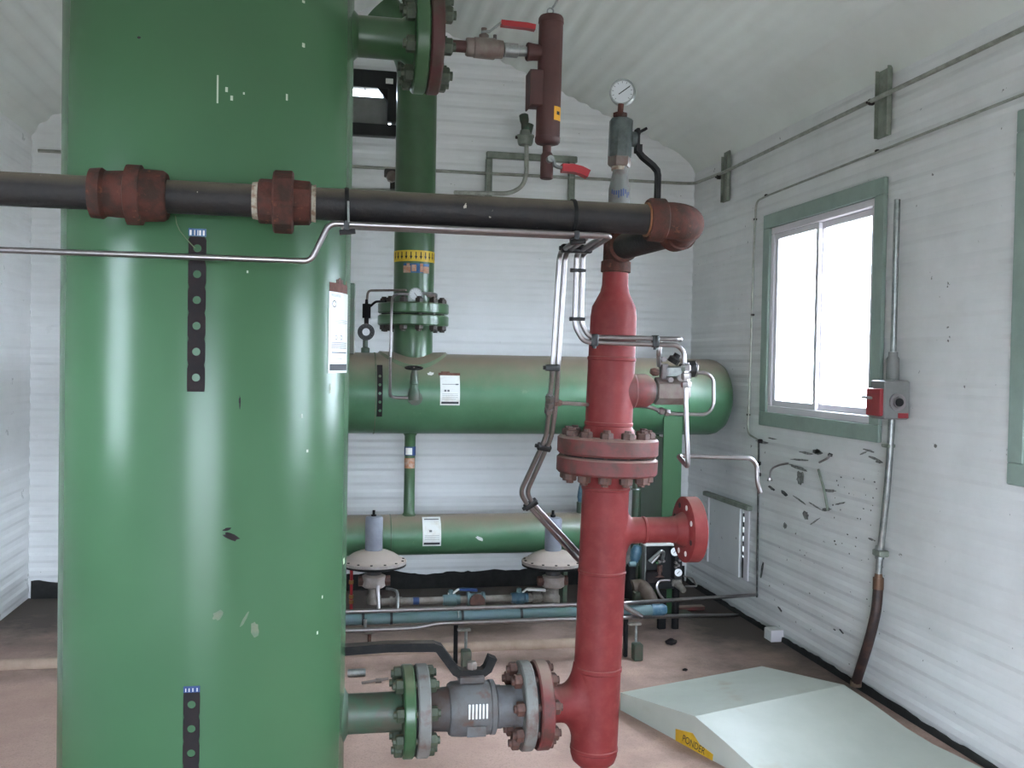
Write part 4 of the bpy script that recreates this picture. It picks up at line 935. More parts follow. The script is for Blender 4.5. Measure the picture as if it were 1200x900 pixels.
for i in range(11):
    a_ = -1.2+.24*i; h_ = tt-tb; b = MB()
    GC.patch(b, a_-.025, a_+.025, tb+h_*.4, tb+h_*.85, .003, 2)
    k = len(b.v); b.v += [GC.pt(a_-.07, tb+h_*.48, .003), GC.pt(a_+.07, tb+h_*.48, .003), GC.pt(a_, tb+h_*.15, .003), GC.pt(a_-.025, tb+h_*.48, .003), GC.pt(a_+.025, tb+h_*.48, .003)]; b.f += [(k, k+3, k+2), (k+3, k+4, k+2), (k+4, k+1, k+2)]
    b.build('arrow', 'black', band)
tb, tt = GC.at(485, 319.5)[1], GC.at(485, 308.5)[1]
fl = GC.patch(MB(), -.62, .72, tb, tt, .002, 12).build('faded_film', 'blue', gp, label='torn blue film with pinkish remains')
for a0_, a1_, v0, v1 in ((-.62, -.25, 0, .75), (-.2, .02, .15, .85), (.2, .36, .1, 1), (.38, .7, 0, .7), (-.45, -.3, .75, 1)): GC.patch(MB(), a0_, a1_, tb+(tt-tb)*v0, tb+(tt-tb)*v1, .003, 4).build('torn_film', 'tan', fl)
# gauge on a bracket at the flange
gg2 = T('flange_gauge', 'small round pressure gauge on a bracket at the green riser flange', 'gauge', P(487, 352, YB-.3))
yk = YB-23*hs-.02
gauge('x', 'x', P(487, 345, yk-.03), 7.6*hs, (CAM-P(487, 345, yk)), .05, gg2, 2.2, case='steel_dull')
MB().bbox(P(487, 349, yk), (17*hs, .012, 9*hs)).build('bracket', 'steel_dull', gg2)
MB().tube([P(457.5, 420, yk-.12), P(459, 360, yk-.1), P(460, 347, yk-.05), P(467, 344, yk), P(480, 345, yk)], 1.5*hs, .04, 8).build('left_tube', 'steel', gg2)
MB().tube([P(494, 344, yk), P(506, 343.5, yk), P(512, 345, yk+.05), P(511, 349, yk+.12)], 1.5*hs, .03, 8).build('right_tube', 'steel_dull', gg2)
MB().tube([P(500, 346, yk-.01), P(510, 347, yk-.01)], 2*hs, n=8).build('tube_nut', 'steel', gg2)
# black siphon gauge further left
bg2 = T('siphon_gauge', 'black cased gauge with tubing standing on the left end of the large horizontal vessel', 'gauge', P(428, 412, YB-.04))
gauge('x', 'x', P(429, 389, YB-.06), 9.5*hs, (CAM-P(429, 389, YB)), .05, bg2, 1.2, case='black', dial='black')
MB().cyl(P(429, 389, YB-.055), P(429, 389, YB-.068), 4.2*hs, 24).build('bezel_glass', 'dial', bg2)
MB().lathe(P(428, 414, YB), Z1, [(0, 0), (0, 5*hs), (6*hs, 5*hs), (7*hs, 3*hs), (16*hs, 3*hs), (16*hs, 0)], 10).build('stem', 'green_old', bg2)
MB().lathe(P(429.3, 381, YB-.03), Z1, [(0, 0), (0, 2.6*hs), (8*hs, 2.6*hs), (8*hs, 4.8*hs), (24*hs, 4.8*hs), (24*hs, 2*hs), (29*hs, 1.6*hs), (29*hs, 0)], 10).build('snubber', 'black_iron', bg2)
MB().tube([P(430, 354, YB-.03), P(431, 340.5, YB-.03), P(476, 340, YB-.25)], 1.3*hs, .03, 8).build('impulse_tube', 'valve_steel', bg2)
MB().tube([P(434, 359, YB-.03), P(440, 353.5, YB-.03), P(452, 353, YB-.2)], 1.3*hs, .03, 8).build('drain_tube', 'black_iron', bg2)
# needle valve on the front of the vessel
nv = T('needle_valve', 'small green needle valve with black handwheel on the large horizontal vessel', 'valve', P(485, 470, YB-HR-.03))
yn = YB-HR-.035; Q = lambda x, y, d=0: P(x, y, yn+d)
MB().lathe(Q(485, 469), Z1, [(0, 0), (0, 6*hs), (6*hs, 7*hs), (10*hs, 6*hs), (14*hs, 4.5*hs), (17*hs, 4.2*hs), (18*hs, 5*hs), (28*hs, 4*hs), (33*hs, 3*hs), (34*hs, 0)], 16).build('valve_body', 'green_old', nv)
MB().lathe(Q(485, 466, .09), V(0, -1, 0), [(0, 0), (0, 8*hs), (.1, 8*hs), (.1, 0)], 12).build('valve_inlet', 'green_old', nv)
MB().cyl(Q(485, 437), Q(485, 430), 1.2*hs, 8).build('stem', 'valve_steel', nv)
MB().ring(Q(485, 431), V(0, -.15, 1), 9*hs, 1.2*hs, 24, 8).build('handwheel', 'black_iron', nv)
MB().box(Q(485, 431), (18*hs, 1.5*hs, 1.5*hs)).build('wheel_spoke', 'black_iron', nv)
MB().tube([Q(486, 466.5), Q(462, 466), Q(457, 464, -.02), Q(457.5, 418, -.08)], 1.7*hs, .03, 10).build('outlet_tube', 'steel', nv)

# ---- lower slim vessel with its standpipe
LZ = P(560, 625, YB).z; LR = 23.2*hs; xl2 = P(230, 625, YB).x; xr2 = P(700, 625, YB).x; L2 = xr2-xl2
lo = T('slim_vessel', 'slim horizontal dusty green vessel low along the back wall', 'vessel', ((xl2+xr2)/2, YB, LZ-LR))
MB().lathe(V(xl2, YB, LZ), X1, [(0, 0), (.01, LR*.5), (.05, LR*.93), (.08, LR), (L2-.08, LR), (L2-.04, LR*.88), (L2-.01, LR*.5), (L2, 0)], 48).build('vessel_shell', 'green_dusty', lo)
SC = Cyl((0, YB, LZ), X1, (0, -1, 0), LR)
MB().lathe(V(P(458.5, 625, YB-LR).x, YB, LZ), X1, [(-.004, LR*.99), (-.003, LR+.003), (.003, LR+.003), (.004, LR*.99)], 48).build('weld_seam', 'green_pipe', lo)
hpaper(SC, lo, 495.5, 517, 606, 639.5, [(.1, .9, .1, .14), (.35, .5, .5, .56), (.1, .9, .66, .67), (.1, .9, .71, .72), (.1, .9, .77, .78)], False)
b = MB(); blob(b, SC, 562, 631, 2.5, 5, -.4); b.build('bare_patch', 'white', lo, ang=180)
for px in (300, 660): 
    x = P(px, 625, YB).x; MB().bbox((x, YB, (LZ-LR+.012)/2), (.03, .16, LZ-LR+.012)).build('foot_plate', 'green_old', lo)
sx_ = P(480, 555, YB).x
sd = T('standpipe', 'thin green standpipe between the large and the slim horizontal vessel', 'pipe', V(sx_, YB, LZ+LR-.01))
MB().lathe(V(sx_, YB, LZ+LR-.006), Z1, [(0, 9*hs), (.012, 7*hs), (.02, 6.3*hs), (hz-HR-LZ-LR-.01, 6.3*hs), (hz-HR-LZ-LR+.012, 9*hs)], 24).build('pipe_wall', 'green_pipe', sd)
DC2 = Cyl((sx_, YB, 0), Z1, (0, -1, 0), 6.3*hs)
DC2.patch(MB(), -1.5, 1.5, DC2.at(480, 534)[1], DC2.at(480, 523.5)[1], .002, 12).build('blue_film', 'blue_dark', sd)
DC2.patch(MB(), -.9, .3, DC2.at(480, 533)[1], DC2.at(480, 525)[1], .003, 8).build('film_print', 'white', sd)
DC2.patch(MB(), -1.3, .9, DC2.at(480, 549)[1], DC2.at(480, 537)[1], .002, 10).build('orange_film', 'tan', sd)
# short blue-green pipe stub right end of the slim vessel
stb = T('vent_stub', 'short green stub with teal cap on the right end of the slim vessel', 'pipe', P(680, 603, YB))
sx2 = P(681, 590, YB).x
MB().cyl(V(sx2, YB, LZ+LR-.02), V(sx2, YB, P(681, 588, YB).z), 5.5*hs, 16).build('stub', 'green_old', stb)
MB().lathe(V(sx2, YB, P(681, 588, YB).z), Z1, [(0, 0), (0, 4*hs), (6*hs, 5*hs), (14*hs, 4*hs), (22*hs, 2.5*hs), (22*hs, 0)], 12).build('stub_cap', 'teal', stb)
# ================================================================== regulators and fuel line
gs = m1(1, YG)
def regulator(name, label, px, flip=1, near=True):
    Q = lambda x, y, d=0: P(px+x, y, YG+d)
    r = T(name, label, 'regulator', Q(0, 706), 'diaphragm regulators')
    cx = Q(0, 655)
    MB().lathe(Q(0, 645), Z1, [(0, 9.5*gs), (.004, 10*gs), (37*gs, 10*gs), (39*gs, 9*gs), (40*gs, 0)], 28).build('spring_case', 'reg_blue', r)
    MB().lathe(Q(0, 606), Z1, [(0, 0), (0, 3*gs), (3*gs, 3*gs), (3*gs, 1.6*gs), (8*gs, 1.6*gs), (8*gs, 0)], 10).build('adjusting_screw', 'black_iron', r)
    MB().lathe(Q(0, 659), Z1, [(-1*gs, 0), (-1*gs, 37*gs), (1*gs, 37.5*gs), (2.5*gs, 37*gs), (3*gs, 33*gs), (6*gs, 30*gs), (10*gs, 24.5*gs), (13*gs, 17*gs), (14.5*gs, 10*gs), (15*gs, 0)], 48).build('upper_diaphragm_case', 'reg', r)
    MB().lathe(Q(0, 659.8), -Z1, [(0, 0), (0, 37*gs), (2.5*gs, 37*gs), (5*gs, 28*gs), (6*gs, 12*gs), (6*gs, 0)], 48).build('lower_diaphragm_case', 'black_iron', r)
    c0 = Q(0, 657.5)
    for i in range(14):
        t = 2*PI*i/14+.1; p = c0+V(math.cos(t)*34*gs, math.sin(t)*34*gs, 0); MB().lathe(p-V(0, 0, 2*gs), Z1, [(0, 0), (0, 1.6*gs), (4.2*gs, 1.6*gs), (4.2*gs, 0)], 6).build('case_bolt', 'bolt_dark', r)
    MB().lathe(Q(0, 675), Z1, [(0, 9*gs), (10*gs, 8.5*gs)], 20).build('throat', 'valve_dark', r)
    MB().lathe(Q(0, 688), Z1, [(0, 0), (0, 11*gs), (2*gs, 13.5*gs), (13*gs, 13.5*gs), (15*gs, 9*gs), (15*gs, 0)], 24).build('valve_body', 'reg', r)
    MB().lathe(Q(-18, 681), X1, [(0, 0), (0, 6*gs), (36*gs, 6*gs), (36*gs, 0)], 8).build('side_ports', 'bolt_rust', r)
    MB().lathe(Q(0, 707), Z1, [(0, 0), (0, 8*gs), (8*gs, 8.5*gs), (11*gs, 6.5*gs), (20*gs, 6.5*gs), (20*gs, 0)], 18).build('lower_elbow', 'fitting', r)
    return r
regulator('diaphragm_regulator', 'grey diaphragm regulator with wide disc casing beside the tall green vessel', 438)
regulator('diaphragm_regulator', 'grey diaphragm regulator with wide disc casing just left of the red column', 648)
# fuel line between them
gl_ = lambda x, y=702: P(x, y, YG)
zl_ = P(560, 702, YG).z; LNx = lambda px: V(P(px, 702, YG).x, YG, zl_)
fl_ = T('fuel_line', 'pale small bore pipe line with screwed fittings between the two regulators', 'pipe', LNx(545)-V(0, 0, .03))
MB().cyl(LNx(444), LNx(645), 4.2*gs, 16).build('pipe_run', 'fitting', fl_)
for a, c, rr in ((457, 460, 6), (463.5, 466, 6.3), (466.5, 471, 5.3), (619, 622, 5.5), (624, 634, 6.6)):
    MB().lathe(LNx(a), X1, [(0, 0), (0, rr*gs), ((c-a)*gs, rr*gs), ((c-a)*gs, 0)], 8).build('pipe_fitting', 'fitting', fl_)
MB().lathe(LNx(547), X1, [(0, 0), (0, 8.5*gs), (3*gs, 8.5*gs), (4*gs, 7*gs), (17*gs, 7*gs), (18*gs, 8.5*gs), (21*gs, 8.5*gs), (21*gs, 0)], 16).build('tee_fitting', 'pvc', fl_)
MB().lathe(LNx(557.5), V(0, -1, 0), [(0, 7*gs), (.05, 7*gs), (.05, 9*gs), (.08, 9*gs), (.08, 0)], 16).build('tee_outlet', 'bolt_rust', fl_)
MB().sphere(LNx(643), 9*gs, 14, 10).build('elbow_fitting', 'fitting', fl_)
MB().lathe(LNx(488)-X1*.02, X1, [(0, 0), (0, 4.5*gs), (7*gs, 4.5*gs), (7*gs, 0)], 16).build('blue_label', 'blue_dark', fl_)
MB().cyl(P(649, 690, YG), P(648, 704, YG), 6*gs, 14).build('riser', 'fitting', fl_)
for px, lab, grip in ((528, 'small pale ball valve with blue lever grip on the fuel line', 'blue_dark'), (608, 'small teal ball valve with white lever on the fuel line', 'white')):
    o = T('fuel_valve', lab, 'valve', LNx(px)-V(0, 0, .03), 'fuel line valves')
    MB().lathe(LNx(px-9), X1, [(0, 0), (0, 6*gs), (2*gs, 6.5*gs), (5*gs, 6.5*gs), (6*gs, 7.2*gs), (15*gs, 7.2*gs), (16*gs, 6*gs), (20*gs, 6*gs), (20*gs, 0)], 12).build('valve_body', 'pvc' if px < 600 else 'teal', o)
    MB().lathe(LNx(px)+V(0, 0, 6*gs), Z1, [(0, 0), (0, 3*gs), (5*gs, 3*gs), (6*gs, 1.5*gs), (6*gs, 0)], 8).build('stem', 'pvc', o)
    y0 = 694
    MB().strap([P(px+x, y, YG) for x, y in ((-3, 695.5), (3, 695), (9, 690.5), (13, 692-0) if False else (11, 690))], 4*gs, 1.5*gs, Y1).build('lever', 'white', o)
    MB().strap([P(px+x, y, YG) for x, y in ((10, 690.6), (15, 690.4), (31, 691.5))], 6*gs, 2.6*gs, Y1).build('lever_grip', grip, o)
# loose bent tube and brass bits at the left regulator
MB().tube([P(443, 686, YG-.12), P(443, 700, YG-.14), P(444, 718, YG-.2), P(446, 728, YG-.25)], 2.2*gs, .05, 8).build('drain_tube', 'steel', None, None, 'upright bright drain tube in front of the left regulator', 'tube')
MB().tube([P(453, 690, YG), P(462, 691, YG-.05), P(466, 694, YG-.12), P(466, 712, YG-.2), P(464, 727, YG-.25), P(457, 731, YG-.3)], 1.7*gs, .04, 8).build('bent_tube', 'steel_dull', None, None, 'small hooked steel tube right of the left regulator', 'tube')
br_ = T('brass_column', 'rusty upright impulse line with brass nuts at the vessel edge', 'tube', P(411.5, 716, YG))
MB().tube([P(412, 655, YG), P(411.5, 716, YG)], 1.8*gs, n=8).build('line', 'redgrip', br_)
for y in (661, 680, 697, 703): MB().lathe(P(411.6, y, YG), -Z1, [(0, 0), (0, 3*gs), (4*gs, 3*gs), (4*gs, 0)], 6).build('brass_nut', mat('brass', rgb(176, 140, 90), rough=.35, metal=.8), br_)

# ================================================================== pipe rack along the floor
rs = m1(1, YR)
zr = P(600, 720, YR).z; RX = lambda px: V(P(px, 718, YR).x, YR, zr)
hl = T('header_line', 'blue green header pipe low along the floor with a capped right end', 'pipe', RX(590)-V(0, 0, 6.5*rs))
MB().lathe(RX(260), X1, [(0, 0), (0, 6.3*rs), (RX(764).x-RX(260).x, 6.3*rs), (RX(764).x-RX(260).x, 0)], 24).build('pipe_run', 'pvc', hl)
MB().lathe(RX(763), X1, [(0, 0), (0, 7*rs), (15*rs, 7*rs), (19*rs, 5*rs), (20*rs, 0)], 24).build('end_cap', 'teal', hl)
for px in (424, 457, 540, 609): MB().lathe(RX(px), X1, [(0, 6.4*rs), (0, 7.2*rs), (3*rs, 7.2*rs), (3*rs, 6.4*rs)], 20).build('pipe_clip', 'black', hl)
yq = YR-.045
T1 = [P(x, y, yq) for x, y in ((330, 717), (436, 714.5), (676, 709.5))]; zz = P(560, 712, yq).z
MB().tube([V(P(300, 714, yq).x, yq, zz), V(P(735, 710, yq).x, yq, zz), PX(887, 697, XW-.012)], 2.4*rs, .05, 10).build('steel_tube', 'steel', None, None, 'upper of the two long bright tubes along the floor header, ending at the right wall', 'tube')
zz2 = P(600, 727, yq).z
MB().tube([V(P(300, 735, yq).x, yq-.01, zz2-.025), V(P(488, 732, yq).x, yq-.01, zz2-.02), V(P(512, 729, yq).x, yq-.01, zz2), V(P(740, 722, yq).x, yq-.01, zz2), PX(866, 721, XW-.012)], 2.7*rs, .05, 10).build('steel_tube', 'steel', None, None, 'lower of the two long bright tubes along the floor header, ending at the right wall', 'tube')
MB().tube([P(729, 708, yq-.02), P(740, 716, yq-.02), P(752, 723, yq-.02)], 3.2*rs, 0, 8).build('tube_bridge', 'steel', None, None, 'short slanting chromed tube joining the two floor tubes right of the red column', 'tube')
for px, lab in ((538, 'thin steel stand under the floor header behind the ball valve'), (736, 'thin steel stand under the floor header right of the red column')):
    c_ = V(P(px, 740, YR).x, YR-.02, 0)
    o = T('pipe_stand', lab, 'support', c_, 'pipe stands')
    MB().bbox(c_+V(-.02, 0, zr/2-.01), (.02, .03, zr-.02)).build('upright', 'black_iron', o)
    MB().bbox(c_+V(.028, -.06, .045), (.05, .06, .09)).build('foot_block', 'green_old', o)
    MB().bbox(c_+V(.02, -.03, zr-.06), (.07, .03, .014)).build('crossbar', 'fitting', o)
    MB().cyl(c_+V(.03, -.03, zr-.16), c_+V(.03, -.03, zr-.06), .008, 8).build('hanger_rod', 'steel_dull', o)
    MB().tube([c_+V(-.01, .03, zr+.0)]+[c_+V(-.01, .02+8.2*rs*math.cos(t), zr+8.2*rs*math.sin(t)) for t in [PI*i/10 for i in range(11)]], .004, n=8).build('u_bolt', 'steel_dull', o)
sb = P(430, 745, YR)
o = T('rusty_clamp', 'small rusty beam clamp under the floor header beside the vessel', 'clamp', P(432, 752, YR))
MB().bbox(P(432, 741, YR), (9*rs, .03, 3*rs)).build('clamp_top', 'fitting', o); MB().bbox(P(433, 748, YR), (4*rs, .03, 12*rs)).build('clamp_stem', 'rust', o); MB().cyl(P(428, 726, YR-.05), P(428, 740, YR-.05), 2*rs, 8).build('clamp_bolt', 'steel_dull', o)
# dusty skid beam lying across the floor
y0 = PZ(600, 762, .0).y
MB().tube([V(XL+.1, y0+.03, .012), V(P(735, 760, y0).x, y0+.03, .012)], .035, n=12).build('skid_edge', mat('dusty_beam', rgb(168, 146, 130), rgb(150, 128, 112), 12, rough=.9), None, None, 'dust covered rounded skid beam lying across the floor', 'beam')
# wide pale strip of boards in front of it
# loose bits on the floor
def onfloor(px, py): return PZ(px, py, 0)
p = onfloor(419, 793); MB().lathe(p+V(-.05, 0, .02), X1, [(0, 0), (0, .018), (.005, .02), (.085, .02), (.09, .018), (.09, 0)], 16).build('pipe_plug', 'steel_dull', None, None, 'small grey cylindrical plug lying on the floor beside the vessel', 'plug')
o = T('bolt_scrap', 'loose steel bolt lying on the floor left of the ball valve', 'bolt', onfloor(440, 801)); MB().cyl(onfloor(424, 803)+V(0, 0, .012), onfloor(455, 798)+V(0, 0, .012), .007, 8).build('shank', 'valve_steel', o); MB().lathe(onfloor(440, 800.5)+V(0, 0, .012), X1, [(0, 0), (0, .012), (.03, .012), (.03, 0)], 6).build('head', 'valve_steel', o)
def stone(px, py, r, lab):
    b = MB(); b.sphere(onfloor(px, py)+V(0, 0, r*.4), r, 8, 6, (1.2, .9, .6))
    b.v = [v+V(random.uniform(-1, 1), random.uniform(-1, 1), random.uniform(-.3, 1))*r*.15 for v in b.v]
    b.build('debris_lump', 'strip', None, None, lab, 'debris')
stone(786, 755, .03, 'dark lump of debris on the floor right of the red column')
stone(803, 786, .012, 'tiny dark crumb on the floor near the pale hood')
MB().bbox(onfloor(777, 727)+V(.15, .2, .02), (.4, .05, .03)).build('red_pipe_offcut', 'red_rust', None, None, 'red painted offcut lying on the floor beyond the header end', 'offcut')

# ================================================================== control panel cluster behind the side branch
YK = 5.55; ks = m1(1, YK); K = lambda x, y, d=0: P(x, y, YK+d)
cp_ = T('control_panel', 'black instrument panel with two white gauges behind the red side branch', 'control panel', K(775, 692))
MB().bbox(K(776, 664), (46*ks, .03, 54*ks)).build('backplate', 'black', cp_)
MB().bbox(K(772, 637, -.03), (40*ks, .1, 2.5*ks)).build('panel_lip', 'white', cp_)
MB().bbox(K(754.5, 665, -.03), (1.6*ks, .06, 54*ks)).build('panel_edge', 'box', cp_)
MB().bbox(K(765, 676, -.05), (20*ks, .06, 14*ks)).build('relay_box', 'strip', cp_)
MB().bbox(K(793, 659, -.05), (10*ks, .06, 40*ks)).build('gauge_block', 'black', cp_)
for (x, y, r_) in ((791, 646.5, 5), (795, 671, 4.5)):
    g0 = MB().lathe(K(x, y, -.1), CAM-K(x, y), [(-.03, 0), (-.03, r_*ks), (.006, r_*ks), (.006, r_*.85*ks), (.004, 0)], 20).build('gauge', 'dial', cp_)
    MB().box(K(x, y, -.1)+(CAM-K(x, y)).normalized()*.008, (r_*ks, .002, r_*.12*ks), (V(.7, 0, .7), V(0, 1, 0), V(-.7, 0, .7))).build('gauge_needle', 'print_dark', g0)
MB().tube([K(761, 658, -.1), K(775, 645, -.12), K(778, 648, -.1), K(776, 658, -.08)], 2.2*ks, .03, 8).build('tubing_loop', 'steel_dull', cp_)
MB().tube([K(764, 660, -.1), K(773, 650, -.1)], 1.6*ks, 0, 8).build('tubing_link', 'steel', cp_)
MB().lathe(K(773, 676, -.08), Z1, [(0, 0), (0, 6*ks), (2*ks, 2*ks), (6*ks, 2*ks), (6*ks, 3*ks), (14*ks, 3*ks), (14*ks, 0)], 12).build('pilot_valve', 'bolt_rust', cp_)
for i, (x, y) in enumerate(((769, 659), (772, 658), (777, 657), (791, 659), (794, 662), (796, 656), (791, 664))): MB().lathe(K(x, y, -.1), V(0, -1, 0), [(0, 0), (0, 1.7*ks), (.02, 1.7*ks), (.02, 0)], 6).build('tube_nut', 'steel' if i != 0 else 'green', cp_)
MB().bbox(V(K(776, 690).x, YK, (K(776, 690).z)/2), (.05, .03, K(776, 690).z)).build('panel_post', 'black_iron', cp_)
bo = T('teal_actuator', 'teal painted valve actuator left of the black instrument panel', 'actuator', K(742, 672))
MB().lathe(K(743, 659, -.02), V(.2, 0, 1), [(0, 0), (0, 4*ks), (6*ks, 6.5*ks), (14*ks, 7*ks), (20*ks, 5*ks), (22*ks, 0)], 14).build('bonnet', 'teal', bo)
MB().lathe(K(741, 661, -.06), X1, [(-4*ks, 0), (-4*ks, 3*ks), (4*ks, 3.4*ks), (4*ks, 0)], 10).build('hand_knob', 'pvc', bo)
MB().lathe(K(739, 700), Z1, [(0, 0), (0, 9*ks), (16*ks, 9*ks), (22*ks, 6*ks), (40*ks, 6*ks), (40*ks, 0)], 16).build('actuator_body', 'black_iron', bo)
ge = T('pipe_cluster', 'dusty brown pipe elbow below the black instrument panel', 'pipe', onfloor(757, 712))
MB().tube([K(741, 688, -.05), K(752, 686, -.05), K(760, 697, -.15), K(766, 712, -.2)], 8.5*ks, .08, 16).build('elbow', mat('brown_dusty_pipe', rgb(120, 104, 92), rgb(96, 80, 70), 18, rough=.7), ge)
MB().bbox(K(747, 699, -.1), (10*ks, .06, 12*ks)).build('green_lug', 'green_old', ge)
rn = T('relief_nozzle', 'dusty grey relief nozzle pointing at the right wall below the panel', 'nozzle', K(796, 697))
MB().lathe(K(792, 682), K(804, 695, -.1)-K(792, 682), [(0, 0), (0, 7*ks), (3*ks, 7*ks), (4*ks, 5*ks), (14*ks, 3.6*ks), (15*ks, 4*ks), (18*ks, 3.4*ks), (18*ks, 0)], 14).build('nozzle_body', 'fitting', rn)
MB().cyl(V(K(792, 682).x, YK, 0), K(792, 682), 4.5*ks, 12).build('nozzle_riser', 'black_iron', rn)
MB().tube([K(803, 687), K(817, 687), K(811, 677), K(801, 675)], 1.2*ks, .015, 8).build('sense_tube', 'steel', rn)
MB().tube([K(785, 680, -.1), K(772, 680.5, -.1), K(769, 687, -.1), K(772, 696, -.12), K(778, 703, -.15)], 1.8*ks, .04, 8).build('hooked_tube', 'steel', None, None, 'white bright hooked tube between the panel and the floor tubes', 'tube')
# teal upright pipe behind the red column
o = T('teal_pipe', 'grey blue upright pipe close behind the red column', 'pipe', V(P(744, 600, YB).x, YB-.1, 0))
MB().cyl(V(P(744, 600, YB-.1).x, YB-.1, .0), V(P(746, 600, YB-.1).x, YB-.1, hz-HR*.9), 5*hs, 14).build('upright', 'green_old', o)
for zq in (.35, .8): MB().ring(V(P(744.5, 600, YB-.1).x, YB-.1, zq), Z1, 5*hs, .006, 20, 6).build('pipe_clip', 'steel_dull', o)

# ================================================================== wall services
cr = .011
zc = P(640, 205, YW-.03)
cz0 = P(430, 198, YW-.03).z
w1 = PX(850, 201, XW-.05); w2 = PX(1030, 114, XW-.05); zcw = (w1.z+w2.z)/2
cd_ = T('wall_conduit', 'painted conduit running round the back wall and along the right wall above the window', 'conduit', V(1.2, YW-.03, cz0))
MB().tube([V(XL+.05, YW-.035, cz0), V(P(800, 215, YW-.03).x, YW-.035, P(800, 215, YW-.03).z), V(XW-.05, YW-.12, (P(800, 215, YW).z+w1.z)/2), V(XW-.05, w1.y, w1.z), V(XW-.05, w2.y, w2.z), V(XW-.05, YF+.2, w2.z+(w2.z-w1.z)/(w2.y-w1.y)*(YF+.2-w2.y)*0)], cr, .12, 10).build('conduit_run', 'conduit', cd_)
for px, py, y0, y1, lab in ((851, 203, 172, 236, 'grey steel channel bracket high on the right wall near the back corner'), (1036, 112, 66, 160, 'long grey steel channel bracket high on the right wall above the window')):
    a0, a1 = PX(px, y0, XW-.02), PX(px, y1, XW-.02); c_ = (a0+a1)/2
    o = T('channel_bracket', lab, 'bracket', V(XW-.02, c_.y, a1.z), 'channel brackets')
    hgt = a0.z-a1.z; wy = .11 if px > 900 else .10
    b = MB(); zt_b = c_.z+hgt/2
    b.prism([(XW-.012, c_.y-wy/2, a1.z), (XW-.012, c_.y+wy/2, a1.z), (XW-.012, c_.y+wy/2, zt_b-.03), (XW-.012, c_.y+wy*.2, zt_b), (XW-.012, c_.y-wy*.2, zt_b), (XW-.012, c_.y-wy/2, zt_b-.03)], (-.006, 0, 0)); b.build('channel_back', 'strut', o)
    for s_ in (-1, 1): MB().bbox(V(XW-.026, c_.y+s_*(wy/2-.003), c_.z-.03), (.022, .005, hgt-.062)).build('channel_flange', 'strut', o)
    m_ = PX(px, py, XW-.05)
    MB().bbox(V(XW-.045, c_.y+wy/2+.015, m_.z), (.03, .02, .03)).build('conduit_clip', 'bolt_dark', o)
    MB().cyl(V(XW-.065, c_.y+wy/2+.03, m_.z), V(XW-.03, c_.y+wy/2+.01, m_.z), .006, 8).build('clip_screw', 'bolt_dark', o)
# thin tube round the window
xw = XW-.02
tw = T('wall_tube', 'thin grey tube running along the right wall above the window and down its left side', 'tube', PX(884, 500, xw))
pA, pB = PX(900, 229, xw), PX(1049, 170, xw); dirp = (pB-pA)
MB().tube([pB+dirp*1.0, pA, PX(886, 236, xw), PX(883, 300, xw), PX(878, 470, xw), PX(876, 508, xw), PX(889, 516, xw)], .0065, .05, 8).build('tube_run', 'conduit', tw)
MB().tube([PX(889, 515, xw), PX(889, 535, xw), PX(887, 700, xw)], .0065, .0, 8).build('lower_run', 'grime', tw)
for x, y in ((898, 229), (885, 257), (882, 369), (1028, 177), (877, 486)): MB().bbox(PX(x, y, XW-.018), (.02, .02, .014)).build('tube_clip', 'bolt_dark', tw)
for x, y in ((891, 517), (889, 543), (889, 556)): MB().bbox(PX(x, y, XW-.018), (.022, .03, .025), b=.004).build('tube_joint', 'strip', tw)
# short stub tubes poking out of the right wall below the window
MB().tube([PX(924, 543, XW-.015), PX(912, 545, XW-.06), PX(903, 550, XW-.09), PX(902, 560, XW-.09)], .006, .03, 8).build('stub_tube', 'steel', None, None, 'small bent steel stub tube in the right wall left of the scuffs', 'tube')
o = T('stub_tube_end', 'bright fitting end of the bent stub tube on the right wall', 'tube fitting', PX(902, 564, XW-.09)); MB().lathe(PX(902, 560, XW-.09), -Z1, [(0, 0), (0, .012), (.012, .012), (.012, .008), (.02, .008), (.02, 0)], 8).build('end_nut', 'steel', o); MB().lathe(PX(902, 560, XW-.09)-V(0, 0, .012), -Z1, [(0, 0), (0, .016), (.005, .016), (.005, 0)], 8).build('lock_ring', 'bolt_dark', o)
MB().tube([PX(973, 533, XW-.014), PX(970, 537, XW-.03), PX(960, 542, XW-.05)], .006, .01, 8).build('stub_tube', 'steel', None, None, 'short slanting steel stub on the right wall below the window middle', 'tube')
MB().tube([PX(959, 550, XW-.02), PX(966, 575, XW-.02), PX(970, 598, XW-.02)], .007, .02, 8).build('grey_cable', 'strut', None, None, 'grey cable stub hanging on the right wall below the window', 'cable')
